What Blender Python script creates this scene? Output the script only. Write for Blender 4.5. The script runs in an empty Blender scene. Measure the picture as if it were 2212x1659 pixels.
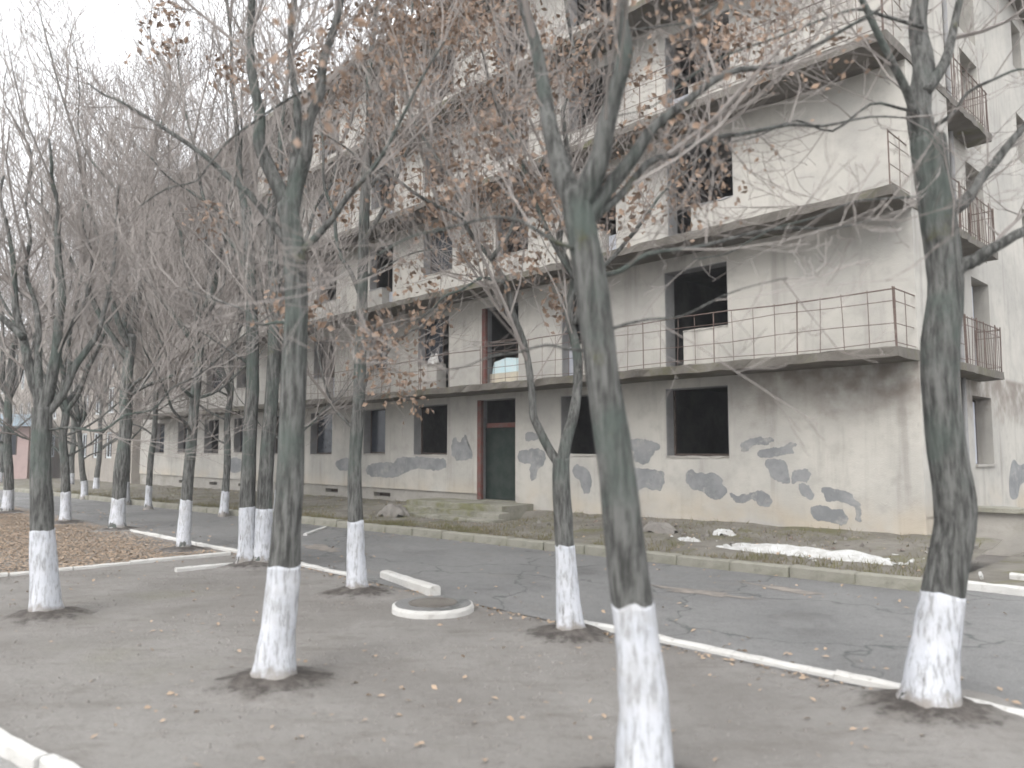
import bpy, math, random
from math import sin, cos, pi, radians
from mathutils import Vector, Matrix, noise as mnoise

# ------------------------------------------------------------------ camera, sky, sun, exposure
scene = bpy.context.scene
col = scene.collection
CAM_H = 2.0
PITCH = 0.086072
cam_data = bpy.data.cameras.new('camera')
cam_data.sensor_width = 36.0
cam_data.lens = 36.0 * 1671.0 / 2212.0
cam_data.clip_start = 0.05
cam_data.clip_end = 3000
cam_data.dof.use_dof = True
cam_data.dof.focus_distance = 19.0
cam_data.dof.aperture_fstop = 1.0
cam = bpy.data.objects.new('camera', cam_data)
cam.location = (0, 0, CAM_H)
cam.rotation_euler = (pi / 2 + PITCH, 0, 0)
col.objects.link(cam)
scene.camera = cam

SUN_EL, SUN_AZ = radians(42), radians(205)      # azimuth measured from +Y clockwise: behind the camera
world = bpy.data.worlds.new('World')
scene.world = world
world.use_nodes = True
wn = world.node_tree
wn.nodes.clear()
w_out = wn.nodes.new('ShaderNodeOutputWorld')
w_bg = wn.nodes.new('ShaderNodeBackground')
w_sky = wn.nodes.new('ShaderNodeTexSky')
w_sky.sky_type = 'NISHITA'
w_sky.sun_disc = False
w_sky.sun_elevation = SUN_EL
w_sky.sun_rotation = SUN_AZ
w_sky.air_density = 1.0
w_sky.dust_density = 6.0
w_sky.ozone_density = 1.0
w_hs = wn.nodes.new('ShaderNodeHueSaturation')
w_hs.inputs['Saturation'].default_value = 0.22
w_mix = wn.nodes.new('ShaderNodeMixRGB')          # even overcast layer over the sky gradient
w_mix.inputs['Fac'].default_value = 0.72
w_mix.inputs['Color2'].default_value = (8.8, 9.0, 9.3, 1)
wn.links.new(w_sky.outputs['Color'], w_hs.inputs['Color'])
wn.links.new(w_hs.outputs['Color'], w_mix.inputs['Color1'])
wn.links.new(w_mix.outputs['Color'], w_bg.inputs['Color'])
w_bg.inputs['Strength'].default_value = 0.13
wn.links.new(w_bg.outputs['Background'], w_out.inputs['Surface'])

sun_data = bpy.data.lights.new('sun', 'SUN')
sun_data.energy = 0.7
sun_data.angle = radians(35)
sun_data.color = (1.0, 0.97, 0.93)
sun = bpy.data.objects.new('sun', sun_data)
sd = Vector((sin(SUN_AZ) * cos(SUN_EL), cos(SUN_AZ) * cos(SUN_EL), sin(SUN_EL)))
sun.rotation_euler = sd.to_track_quat('Z', 'Y').to_euler()
col.objects.link(sun)

vs = scene.view_settings
vs.view_transform = 'Standard'
vs.look = 'None'
vs.exposure = 1.18
vs.gamma = 1.0
vs.use_curve_mapping = False
scene.cycles.filter_width = 1.7
scene.cycles.use_adaptive_sampling = True
scene.cycles.adaptive_threshold = 0.03
scene.cycles.max_bounces = 4
scene.cycles.diffuse_bounces = 3

# ------------------------------------------------------------------ frame of the street: u along the facade (away, left), t into the building
CX, CY = 6.9917, 13.8855
DX, DY = -0.69654223, 0.7175158
NX, NY = 0.7175158, 0.69654223
ROT = math.atan2(-DY, -DX)
def W(u, t, z=0.0):
    return Vector((CX + DX * u + NX * t, CY + DY * u + NY * t, z))
def pix(x, y, Y):
    """point at forward distance Y seen along a measured direction of the photograph"""
    a, b = (x - 1106.0) / 1671.0, -(y - 829.5) / 1671.0
    cp, sp = cos(PITCH), sin(PITCH)
    d = Vector((a, cp - b * sp, sp + b * cp))
    k = Y / d.y
    return Vector((d.x * k, Y, CAM_H + d.z * k))
def pix_wall(x, y, t=1.1):
    """(local x, z) on the plane of the front wall"""
    p = pix(x, y, 1.0) - Vector((0, 0, CAM_H))
    k = (t + CX * NX + CY * NY) / (p.x * NX + p.y * NY)
    w = p * k
    return -((w.x - CX) * DX + (w.y - CY) * DY), w.z + CAM_H

# ------------------------------------------------------------------ materials
class NT:
    def __init__(s, name):
        s.m = bpy.data.materials.new(name)
        s.m.use_nodes = True
        s.t = s.m.node_tree
        s.b = s.t.nodes['Principled BSDF']
        s.tc = s.t.nodes.new('ShaderNodeTexCoord').outputs['Object']
    def link(s, a, b): s.t.links.new(a, b)
    def mapped(s, scale):
        n = s.t.nodes.new('ShaderNodeMapping')
        n.inputs['Scale'].default_value = scale
        s.link(s.tc, n.inputs['Vector'])
        return n.outputs['Vector']
    def noise(s, scale, detail=4, rough=0.55, vec=None, dist=0.0):
        n = s.t.nodes.new('ShaderNodeTexNoise')
        n.inputs['Scale'].default_value = scale
        n.inputs['Detail'].default_value = detail
        n.inputs['Roughness'].default_value = rough
        n.inputs['Distortion'].default_value = dist
        s.link(vec if vec is not None else s.tc, n.inputs['Vector'])
        return n.outputs['Fac']
    def ramp(s, fac, lo, hi, a=0.0, b=1.0):
        n = s.t.nodes.new('ShaderNodeMapRange')
        n.inputs['From Min'].default_value = lo
        n.inputs['From Max'].default_value = hi
        n.inputs['To Min'].default_value = a
        n.inputs['To Max'].default_value = b
        n.interpolation_type = 'SMOOTHSTEP'
        s.link(fac, n.inputs['Value'])
        return n.outputs['Result']
    def mul(s, a, b, op='MULTIPLY'):
        n = s.t.nodes.new('ShaderNodeMath')
        n.operation = op
        for i, v in enumerate((a, b)):
            if isinstance(v, (int, float)): n.inputs[i].default_value = v
            else: s.link(v, n.inputs[i])
        return n.outputs[0]
    def mix(s, fac, a, b):
        n = s.t.nodes.new('ShaderNodeMixRGB')
        for k, v in (('Fac', fac), ('Color1', a), ('Color2', b)):
            if isinstance(v, (int, float)): n.inputs[k].default_value = v
            elif isinstance(v, tuple): n.inputs[k].default_value = (*v, 1)
            else: s.link(v, n.inputs[k])
        return n.outputs['Color']
    def axis(s, k):
        n = s.t.nodes.new('ShaderNodeSeparateXYZ')
        s.link(s.tc, n.inputs[0])
        return n.outputs[k]
    def rnd(s):
        return s.t.nodes.new('ShaderNodeObjectInfo').outputs['Random']
    def bump(s, h, strength=0.3, dist=0.02):
        n = s.t.nodes.new('ShaderNodeBump')
        n.inputs['Strength'].default_value = strength
        n.inputs['Distance'].default_value = dist
        s.link(h, n.inputs['Height'])
        s.link(n.outputs['Normal'], s.b.inputs['Normal'])
    def done(s, color, rough=0.85, spec=0.3):
        if isinstance(color, tuple): s.b.inputs['Base Color'].default_value = (*color, 1)
        else: s.link(color, s.b.inputs['Base Color'])
        if isinstance(rough, (int, float)): s.b.inputs['Roughness'].default_value = rough
        else: s.link(rough, s.b.inputs['Roughness'])
        s.b.inputs['Specular IOR Level'].default_value = spec
        return s.m

def m_plaster(name, c1, c2, yellow=0.45, leak=0.8):
    n = NT(name)
    c = n.mix(n.ramp(n.noise(0.55, 5), 0.36, 0.64), c1, c2)
    c = n.mix(n.ramp(n.noise(2.6, 6, 0.65), 0.45, 0.75, 0, 0.35), c, tuple(v * 0.62 for v in c2))
    st = n.noise(1.0, 5, 0.6, n.mapped((2.6, 2.6, 0.22)))
    c = n.mix(n.ramp(st, 0.5, 0.74, 0, 0.42), c, (0.19, 0.175, 0.16))
    z = n.axis(2)
    if yellow:
        f = n.mul(n.ramp(n.noise(0.8, 4), 0.35, 0.62), n.ramp(z, 1.35, 0.5))
        c = n.mix(n.mul(f, yellow), c, (0.46, 0.375, 0.265))
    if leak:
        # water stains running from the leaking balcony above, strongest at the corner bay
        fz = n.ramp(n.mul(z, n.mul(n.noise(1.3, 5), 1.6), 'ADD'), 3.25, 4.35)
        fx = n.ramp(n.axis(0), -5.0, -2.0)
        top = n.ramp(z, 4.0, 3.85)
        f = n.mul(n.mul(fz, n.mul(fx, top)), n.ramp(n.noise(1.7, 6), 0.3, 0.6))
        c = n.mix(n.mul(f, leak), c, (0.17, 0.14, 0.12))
    fl = n.ramp(n.noise(3.4, 8, 0.7), 0.66, 0.72)
    c = n.mix(n.mul(fl, 0.5), c, (0.25, 0.235, 0.215))
    h = n.mul(n.noise(38, 5, 0.7), n.mul(n.noise(5, 6), 1.6), 'ADD')
    n.bump(h, 0.35, 0.02)
    return n.done(c, 0.9, 0.2)

MAT = {}
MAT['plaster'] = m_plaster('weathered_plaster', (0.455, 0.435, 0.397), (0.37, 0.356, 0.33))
MAT['plaster_beige'] = m_plaster('beige_plaster', (0.37, 0.335, 0.295), (0.32, 0.295, 0.265), 0, 0)
MAT['plaster_pink'] = m_plaster('pink_plaster', (0.46, 0.35, 0.335), (0.41, 0.32, 0.305), 0, 0)

def m_patch():
    n = NT('grey_repair_paint')
    c = n.mix(n.ramp(n.noise(2.2, 5), 0.35, 0.65), (0.185, 0.19, 0.195), (0.245, 0.248, 0.25))
    c = n.mix(n.ramp(n.noise(3.2, 8, 0.75), 0.5, 0.68, 0, 0.75), c, (0.345, 0.335, 0.31))
    c = n.mix(n.ramp(n.noise(14, 6, 0.7), 0.55, 0.72, 0, 0.5), c, (0.14, 0.142, 0.145))
    n.bump(n.noise(40, 5, 0.7), 0.3, 0.01)
    return n.done(c, 0.85, 0.25)
MAT['patch'] = m_patch()

def m_concrete(name, c1, c2, moss, mf=0.6, bump=0.5):
    n = NT(name)
    c = n.mix(n.ramp(n.noise(1.6, 6, 0.6), 0.35, 0.65), c1, c2)
    c = n.mix(n.ramp(n.noise(0.8, 7, 0.7, dist=0.6), 0.5, 0.66, 0, mf), c, moss)
    c = n.mix(n.ramp(n.noise(7, 6, 0.7), 0.5, 0.8, 0, 0.5), c, tuple(v * 0.45 for v in c1))
    c = n.mix(n.mul(n.rnd(), 0.18), c, (0.15, 0.14, 0.12))
    h = n.mul(n.noise(30, 5, 0.7), n.mul(n.noise(4, 6), 2.0), 'ADD')
    n.bump(h, bump, 0.03)
    return n.done(c, 0.9, 0.25)
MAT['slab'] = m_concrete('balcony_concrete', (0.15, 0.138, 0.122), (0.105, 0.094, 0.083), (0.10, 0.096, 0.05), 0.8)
MAT['steps'] = m_concrete('mossy_concrete', (0.27, 0.26, 0.22), (0.20, 0.195, 0.155), (0.16, 0.158, 0.075), 0.9)
MAT['plinth'] = m_concrete('plinth_render', (0.37, 0.35, 0.32), (0.31, 0.295, 0.27), (0.22, 0.21, 0.15), 0.35, 0.3)
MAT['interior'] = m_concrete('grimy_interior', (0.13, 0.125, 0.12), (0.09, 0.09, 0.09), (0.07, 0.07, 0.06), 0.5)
MAT['reveal'] = m_concrete('reveal_render', (0.29, 0.287, 0.287), (0.235, 0.237, 0.245), (0.19, 0.18, 0.16), 0.3, 0.25)
MAT['rubble'] = m_concrete('rubble', (0.24, 0.225, 0.205), (0.18, 0.165, 0.15), (0.2, 0.125, 0.10), 0.6)

def simple(name, c1, c2, scale=6, rough=0.85, spec=0.25, bump=0.25, bscale=25):
    n = NT(name)
    c = n.mix(n.ramp(n.noise(scale, 6, 0.65), 0.35, 0.65), c1, c2)
    if bump: n.bump(n.noise(bscale, 5, 0.7), bump, 0.02)
    return n.done(c, rough, spec)
MAT['rust'] = simple('rusted_steel', (0.105, 0.072, 0.062), (0.15, 0.115, 0.10), 9, 0.8)
MAT['red_wood'] = simple('flaking_red_frame', (0.145, 0.055, 0.047), (0.13, 0.085, 0.075), 7)
MAT['green_door'] = simple('dark_green_door', (0.014, 0.026, 0.021), (0.032, 0.040, 0.035), 3, 0.7)
MAT['cyan'] = simple('pale_blue_panel', (0.50, 0.66, 0.70), (0.58, 0.68, 0.70), 5)
MAT['board'] = simple('grey_blue_board', (0.34, 0.36, 0.41), (0.42, 0.43, 0.46), 4)
MAT['cream'] = simple('cream_panel', (0.56, 0.51, 0.40), (0.48, 0.44, 0.37), 4)
MAT['white_frame'] = simple('white_window_frame', (0.66, 0.70, 0.72), (0.58, 0.62, 0.64), 4, 0.6)
MAT['blue_roof'] = simple('blue_grey_sheet', (0.36, 0.45, 0.52), (0.30, 0.37, 0.43), 3, 0.6)
MAT['dark_timber'] = simple('dark_timber', (0.06, 0.045, 0.04), (0.09, 0.07, 0.06), 9)
MAT['dead_leaf'] = simple('dead_leaf', (0.31, 0.22, 0.16), (0.19, 0.14, 0.11), 5.0, 0.8, 0.2, 0)
MAT['litter'] = simple('leaf_litter', (0.38, 0.29, 0.21), (0.30, 0.23, 0.17), 1.5, 0.85, 0.2, 0)
MAT['grass'] = simple('winter_grass', (0.135, 0.13, 0.062), (0.17, 0.145, 0.092), 1.2, 0.9, 0.2, 0)
MAT['debris_white'] = simple('crumbled_white_plaster', (0.56, 0.56, 0.55), (0.42, 0.41, 0.39), 7, 0.95, 0.15, 0.9, 22)
MAT['tan_earth'] = simple('washed_out_silt', (0.25, 0.222, 0.195), (0.18, 0.165, 0.15), 4, 0.9, 0.2, 0.4, 30)
MAT['glass'] = simple('dirty_glass', (0.02, 0.025, 0.035), (0.03, 0.035, 0.045), 3, 0.18, 0.5, 0)

def m_white():
    n = NT('lime_whitewash')
    z = n.axis(2)
    c = n.mix(n.ramp(n.noise(5, 5), 0.3, 0.7), (0.53, 0.54, 0.57), (0.45, 0.465, 0.50))
    v = n.noise(1.0, 7, 0.7, n.mapped((26, 26, 5)))
    c = n.mix(n.ramp(v, 0.47, 0.62, 0, 0.8), c, (0.25, 0.25, 0.25))
    c = n.mix(n.ramp(n.noise(1.0, 8, 0.8, n.mapped((14, 14, 4))), 0.6, 0.66, 0, 0.8), c, (0.11, 0.11, 0.10))
    d = n.ramp(n.mul(z, n.mul(n.noise(9, 4), 0.35), 'SUBTRACT'), 0.02, -0.12)
    c = n.mix(n.mul(d, 0.85), c, (0.20, 0.175, 0.15))
    c = n.mix(n.mul(n.rnd(), n.ramp(n.noise(3.1, 6, 0.7), 0.4, 0.7, 0, 0.6)), c, (0.30, 0.29, 0.275))
    n.bump(n.noise(1.0, 6, 0.7, n.mapped((30, 30, 6))), 0.6, 0.02)
    return n.done(c, 0.9, 0.2)
MAT['whitewash'] = m_white()
def m_kerbwhite():
    n = NT('white_painted_kerb')
    c = n.mix(n.ramp(n.noise(3, 6), 0.3, 0.7), (0.55, 0.545, 0.525), (0.46, 0.45, 0.43))
    c = n.mix(n.ramp(n.noise(9, 8, 0.75), 0.55, 0.68, 0, 0.85), c, (0.30, 0.285, 0.26))
    c = n.mix(n.mul(n.rnd(), 0.3), c, (0.42, 0.40, 0.37))
    n.bump(n.noise(24, 5, 0.7), 0.4, 0.02)
    return n.done(c, 0.9, 0.2)
MAT['kerb_white'] = m_kerbwhite()

def m_bark():
    n = NT('grey_bark')
    v = n.noise(1.0, 7, 0.7, n.mapped((22, 22, 3.2)))
    c = n.mix(n.ramp(v, 0.35, 0.65), (0.055, 0.055, 0.052), (0.185, 0.185, 0.176))
    c = n.mix(n.ramp(n.noise(1.1, 5, 0.6), 0.48, 0.62, 0, 0.8), c, (0.098, 0.120, 0.107))
    c = n.mix(n.ramp(n.noise(2.3, 6, 0.7), 0.6, 0.72, 0, 0.5), c, (0.12, 0.12, 0.055))
    n.bump(v, 1.0, 0.06)
    return n.done(c, 0.95, 0.15)
MAT['bark'] = m_bark()
MAT['twig'] = simple('grey_brown_twig', (0.185, 0.165, 0.152), (0.285, 0.262, 0.246), 0.9, 0.9, 0.2, 0)

def m_asphalt(name, c1, c2, crack=True):
    n = NT(name)
    c = n.mix(n.ramp(n.noise(0.5, 6, 0.6), 0.35, 0.65), c1, c2)
    c = n.mix(n.ramp(n.noise(6, 9, 0.85), 0.45, 0.62, 0, 0.5), c, tuple(v * 0.62 for v in c1))
    c = n.mix(n.ramp(n.noise(40, 3, 0.7), 0.45, 0.7, 0, 0.6), c, tuple(v * 1.5 for v in c2))
    c = n.mix(n.ramp(n.noise(0.9, 7, 0.65, n.mapped((0.35, 1.6, 1))), 0.58, 0.72, 0, 0.5), c, (0.18, 0.16, 0.14))
    damp = n.ramp(n.noise(0.35, 6, 0.65), 0.5, 0.66)
    c = n.mix(n.mul(damp, 0.4), c, tuple(v * 0.6 for v in c1))
    if crack:
        w = n.t.nodes.new('ShaderNodeTexVoronoi')
        w.feature = 'DISTANCE_TO_EDGE'
        w.inputs['Scale'].default_value = 0.32
        wv = n.t.nodes.new('ShaderNodeVectorMath'); wv.operation = 'ADD'
        nz = n.t.nodes.new('ShaderNodeTexNoise'); nz.inputs['Scale'].default_value = 1.7; nz.inputs['Detail'].default_value = 5
        n.link(n.tc, nz.inputs['Vector']); n.link(n.tc, wv.inputs[0]); n.link(nz.outputs['Color'], wv.inputs[1])
        n.link(wv.outputs[0], w.inputs['Vector'])
        c = n.mix(n.ramp(w.outputs['Distance'], 0.010, 0.002, 0, 0.7), c, (0.05, 0.057, 0.053))
    n.bump(n.noise(40, 5, 0.8), 0.6, 0.02)
    return n.done(c, n.ramp(damp, 0, 1, 0.72, 0.45), 0.5)
MAT['asphalt'] = m_asphalt('old_asphalt', (0.140, 0.138, 0.135), (0.175, 0.172, 0.167))
MAT['street'] = m_asphalt('street_asphalt', (0.20, 0.195, 0.187), (0.235, 0.23, 0.22), False)

def m_dirt(name, dug=False):
    n = NT(name)
    obj_c = n.tc
    n.tc = n.t.nodes.new('ShaderNodeNewGeometry').outputs['Position']     # one continuous pattern over all earth surfaces
    c = n.mix(n.ramp(n.noise(0.45, 7, 0.62), 0.36, 0.64), (0.186, 0.174, 0.161), (0.240, 0.228, 0.213))
    c = n.mix(n.ramp(n.noise(2.1, 7, 0.7, n.mapped((0.6, 1.7, 1))), 0.5, 0.72, 0, 0.55), c, (0.132, 0.116, 0.102))
    c = n.mix(n.ramp(n.noise(38, 4, 0.7), 0.5, 0.8, 0, 0.7), c, (0.285, 0.267, 0.246))
    c = n.mix(n.ramp(n.noise(0.33, 5, 0.6), 0.56, 0.7, 0, 0.4), c, (0.18, 0.172, 0.125))
    c = n.mix(n.ramp(n.noise(9, 8, 0.8), 0.5, 0.64, 0, 0.42), c, (0.145, 0.131, 0.118))
    if dug:
        dk = n.mix(n.ramp(n.noise(9, 6, 0.7), 0.35, 0.65), (0.062, 0.055, 0.050), (0.120, 0.107, 0.097))
        mp = n.t.nodes.new('ShaderNodeMapping'); mp.inputs['Scale'].default_value = (1, 1, 0)
        n.link(obj_c, mp.inputs['Vector'])
        r = n.t.nodes.new('ShaderNodeVectorMath'); r.operation = 'LENGTH'
        n.link(mp.outputs['Vector'], r.inputs[0])
        e = n.mul(r.outputs['Value'], n.mul(n.noise(4.5, 6, 0.75), 0.75), 'ADD')
        c = n.mix(n.ramp(e, 0.70, 0.95), dk, c)
    h = n.mul(n.noise(45, 4, 0.75), n.mul(n.noise(7, 7, 0.75), 3.0), 'ADD')
    n.bump(h, 0.6, 0.03)
    return n.done(c, 0.92, 0.2)
MAT['dirt'] = m_dirt('trodden_earth')
MAT['soil'] = m_dirt('dug_soil', True)
MAT['verge'] = m_concrete('mossy_verge', (0.21, 0.195, 0.17), (0.15, 0.137, 0.115), (0.135, 0.13, 0.068), 0.85, 0.8)

# ------------------------------------------------------------------ mesh helpers
def link(name, verts, faces, m, parent=None, smooth=False):
    me = bpy.data.meshes.new(name)
    me.from_pydata([tuple(v) for v in verts], [], faces)
    if smooth: me.shade_smooth()
    me.materials.append(MAT[m])
    o = bpy.data.objects.new(name, me)
    o.parent = parent
    col.objects.link(o)
    return o
def again(o, parent, loc=None, rot=None):
    c = o.copy()
    c.parent = parent
    if loc is not None: c.location = loc
    if rot is not None: c.rotation_euler = rot
    col.objects.link(c)
    return c
def tag(o, label, cat, group=None):
    o['label'] = label
    o['category'] = cat
    if group: o['group'] = group
    return o
def struct(o):
    o['kind'] = 'structure'
    return o
def stuff(o):
    o['kind'] = 'stuff'
    return o
def empty(name, loc=(0, 0, 0), rz=0.0):
    o = bpy.data.objects.new(name, None)
    o.location = loc
    o.rotation_euler = (0, 0, rz)
    o.empty_display_size = 0.3
    col.objects.link(o)
    return o
def box_vf(x0, x1, y0, y1, z0, z1, base=0):
    v = [(x0, y0, z0), (x1, y0, z0), (x1, y1, z0), (x0, y1, z0), (x0, y0, z1), (x1, y0, z1), (x1, y1, z1), (x0, y1, z1)]
    f = [(0, 3, 2, 1), (4, 5, 6, 7), (0, 1, 5, 4), (1, 2, 6, 5), (2, 3, 7, 6), (3, 0, 4, 7)]
    return v, [tuple(i + base for i in q) for q in f]
def box(name, b, m, parent, bevel=0.0):
    v, f = box_vf(*b)
    o = link(name, v, f, m, parent)
    if bevel:
        md = o.modifiers.new('bevel', 'BEVEL'); md.width = bevel; md.segments = 2
    return o
def boxes(name, bs, m, parent):
    V, F = [], []
    for b in bs:
        v, f = box_vf(*b, base=len(V)); V += v; F += f
    return link(name, V, F, m, parent)

def wall_grid(name, x0, x1, z0, z1, y0, y1, holes, m, parent, cuts=()):
    """a wall with real openings and reveals; local x across, z up, y0 outer face, y1 inner face"""
    xs = sorted({x0, x1, *[h[0] for h in holes], *[h[1] for h in holes]})
    zs = sorted({z0, z1, *[h[2] for h in holes], *[h[3] for h in holes], *cuts})
    nx, nz = len(xs) - 1, len(zs) - 1
    def op(i, j):
        if i < 0 or j < 0 or i >= nx or j >= nz: return True
        a, b = (xs[i] + xs[i + 1]) / 2, (zs[j] + zs[j + 1]) / 2
        return any(h[0] < a < h[1] and h[2] < b < h[3] for h in holes)
    V, F, ix = [], [], {}
    def vt(i, j, k):
        key = (i, j, k)
        if key not in ix:
            ix[key] = len(V); V.append((xs[i], (y0, y1)[k], zs[j]))
        return ix[key]
    for i in range(nx):
        for j in range(nz):
            if op(i, j): continue
            F.append((vt(i, j, 0), vt(i + 1, j, 0), vt(i + 1, j + 1, 0), vt(i, j + 1, 0)))
            F.append((vt(i, j, 1), vt(i, j + 1, 1), vt(i + 1, j + 1, 1), vt(i + 1, j, 1)))
            if op(i - 1, j): F.append((vt(i, j, 0), vt(i, j + 1, 0), vt(i, j + 1, 1), vt(i, j, 1)))
            if op(i + 1, j): F.append((vt(i + 1, j, 0), vt(i + 1, j, 1), vt(i + 1, j + 1, 1), vt(i + 1, j + 1, 0)))
            if op(i, j - 1): F.append((vt(i, j, 0), vt(i, j, 1), vt(i + 1, j, 1), vt(i + 1, j, 0)))
            if op(i, j + 1): F.append((vt(i, j + 1, 0), vt(i + 1, j + 1, 0), vt(i + 1, j + 1, 1), vt(i, j + 1, 1)))
    return link(name, V, F, m, parent)

def beam(name, pa, pb, prof, m, parent, n, jit, seed):
    """ragged concrete edge: profile (offset along side, z) swept from pa to pb with crumbled corners"""
    rng = random.Random(seed)
    pa, pb = Vector(pa), Vector(pb)
    d = (pb - pa).normalized()
    side = Vector((-d.y, d.x, 0))
    V, F, k = [], [], len(prof)
    for i in range(n + 1):
        c = pa.lerp(pb, i / n)
        for (s, z, w) in prof:
            j = jit * w * (rng.random() ** 2)
            jz = jit * w * 0.6 * (rng.random() - 0.5)
            q = c + side * (s + (j if s < 0.5 else 0)) + Vector((0, 0, z + jz))
            V.append(tuple(q))
    for i in range(n):
        for a in range(k):
            b = (a + 1) % k
            F.append((i * k + a, i * k + b, (i + 1) * k + b, (i + 1) * k + a))
    F.append(tuple(range(k))[::-1]); F.append(tuple(n * k + a for a in range(k)))
    return link(name, V, F, m, parent)

def tube(V, F, pts, rad, s, cap=True):
    """tapered tube through pts, s sides"""
    n = len(pts)
    base = len(V)
    t0 = (pts[1] - pts[0]).normalized()
    ref = Vector((1, 0, 0)) if abs(t0.x) < 0.8 else Vector((0, 1, 0))
    for i in range(n):
        if i == 0: t = pts[1] - pts[0]
        elif i == n - 1: t = pts[-1] - pts[-2]
        else: t = pts[i + 1] - pts[i - 1]
        a = t.cross(ref); a.normalize()
        b = t.cross(a); b.normalize()
        r = rad[i]
        for (c_, s_) in CS[s]:
            V.append(pts[i] + a * (c_ * r) + b * (s_ * r))
    for i in range(n - 1):
        o = base + i * s
        for k in range(s):
            k2 = (k + 1) % s
            F.append((o + k, o + k2, o + s + k2, o + s + k))
    if cap and s > 3:
        F.append(tuple(base + k for k in range(s))[::-1])
        F.append(tuple(base + (n - 1) * s + k for k in range(s)))
CS = {s: [(cos(2 * pi * k / s), sin(2 * pi * k / s)) for k in range(s)] for s in (3, 4, 5, 6, 8, 14, 20)}

def smooth_poly(p, times=2):
    for _ in range(times):
        q = []
        for i in range(len(p)):
            a, b = p[i], p[(i + 1) % len(p)]
            q.append((a[0] * .75 + b[0] * .25, a[1] * .75 + b[1] * .25))
            q.append((a[0] * .25 + b[0] * .75, a[1] * .25 + b[1] * .75))
        p = q
    return p

# ------------------------------------------------------------------ ground
def local_sheet(name, pts, z, m):
    """flat sheet through (u, t) corners"""
    o = link(name, [(-u, t, z) for u, t in pts], [tuple(range(len(pts)))], m)
    o.location = (CX, CY, 0); o.rotation_euler = (0, 0, ROT)
    if o.data.polygons[0].normal.z < 0: o.data.flip_normals()
    return struct(o)
def relief_sheet(name, u0, u1, t0, t1, nu, nt, fz, m):
    V, F = [], []
    for i in range(nu + 1):
        for j in range(nt + 1):
            u = u0 + (u1 - u0) * i / nu; t = t0 + (t1 - t0) * j / nt
            V.append((-u, t, fz(u, t)))
    for i in range(nu):
        for j in range(nt):
            a = i * (nt + 1) + j
            F.append((a, a + 1, a + nt + 2, a + nt + 1))
    o = link(name, V, F, m, None, True)
    o.location = (CX, CY, 0); o.rotation_euler = (0, 0, ROT)
    return struct(o)

def k2_t(u): return -2.6 - 0.07 * (u + 1)          # line of the mossy kerb before the verge
g = link('ground', [(-900, -900, -0.06), (900, -900, -0.06), (900, 900, -0.06), (-900, 900, -0.06)], [(0, 1, 2, 3)], 'dirt')
struct(g)
def earth_z(u, t):
    return 0.012 * mnoise.noise((u * 0.5, t * 0.5, 3.1)) + 0.006 * mnoise.noise((u * 2.3, t * 2.3, 9)) - 0.008
def street_t(u): return -13.14 - 0.16 * u           # the street kerb runs slightly askew
def build_strip():
    V, F = [], []
    nu, nt = 330, 34
    for i in range(nu + 1):
        u = -12 + 66 * i / nu
        for j in range(nt + 1):
            t = street_t(u) + .05 + (-7.70 - street_t(u) - .05) * j / nt
            V.append((-u, t, earth_z(u, t)))
    for i in range(nu):
        for j in range(nt):
            a = i * (nt + 1) + j
            F.append((a, a + 1, a + nt + 2, a + nt + 1))
    o = link('planting_strip', V, F, 'dirt', None, True)
    o.location = (CX, CY, 0); o.rotation_euler = (0, 0, ROT)
    struct(o)
build_strip()
local_sheet('path', [(-16, -7.84), (64, -7.84), (64, k2_t(64)), (-1.2, k2_t(-1.2)), (-1.2, -2.02), (-16, -2.02)], 0.0, 'asphalt')
local_sheet('street', [(-12, street_t(-12) - .05), (54, street_t(54) - .05), (54, -60), (-12, -60)], -0.05, 'street')

def verge_z(u, t):
    tk = k2_t(u) + 0.12
    f = max(0.0, min(1.0, (t - tk) / (1.15 - tk)))
    top = 0.43 - 0.008 * max(u, 0)
    if 8.8 < u < 15.6: top -= 0.22 * min(1.0, (u - 8.8) / .8, (15.6 - u) / .8) * (1 if t < .6 else 0)
    return 0.10 + (top - 0.10) * f + 0.05 * mnoise.noise((u * 0.9, t * 0.9, 1)) * f + 0.035 * mnoise.noise((u * 3, t * 3, 5))
def build_verge():
    V, F = [], []
    nu, nt = 260, 22
    for i in range(nu + 1):
        u = -1.2 + 62 * i / nu
        for j in range(nt + 1):
            t = k2_t(u) + 0.12 + (1.18 - k2_t(u) - 0.12) * j / nt
            V.append((-u, t, verge_z(u, t)))
    for i in range(nu):
        for j in range(nt):
            a = i * (nt + 1) + j
            F.append((a, a + 1, a + nt + 2, a + nt + 1))
    o = link('verge', V, F, 'verge', None, True)
    o.location = (CX, CY, 0); o.rotation_euler = (0, 0, ROT)
    struct(o)
build_verge()
relief_sheet('verge', -16, -1.2, -1.95, 14, 60, 60, lambda u, t: 0.06 + 0.012 * (t + 2) + 0.03 * mnoise.noise((u, t, 2)), 'verge')

# dull earth stains where the asphalt has broken up
for (u, t, a, b, r, sd_) in ((1.1, -5.0, 0.95, 0.20, -0.1, 1), (0.35, -3.9, 0.75, 0.16, 0.1, 2), (9.3, -6.2, 0.9, 0.3, 0.2, 3)):
    rng = random.Random(sd_)
    P = []
    for k in range(22):
        an = 2 * pi * k / 22
        rr = 0.45 + 0.75 * rng.random()
        x, y = a * rr * cos(an), b * rr * sin(an)
        P.append((u + x * cos(r) - y * sin(r), t + x * sin(r) + y * cos(r)))
    local_sheet('worn_patch', smooth_poly(P, 1), 0.005, 'tan_earth')

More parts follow.
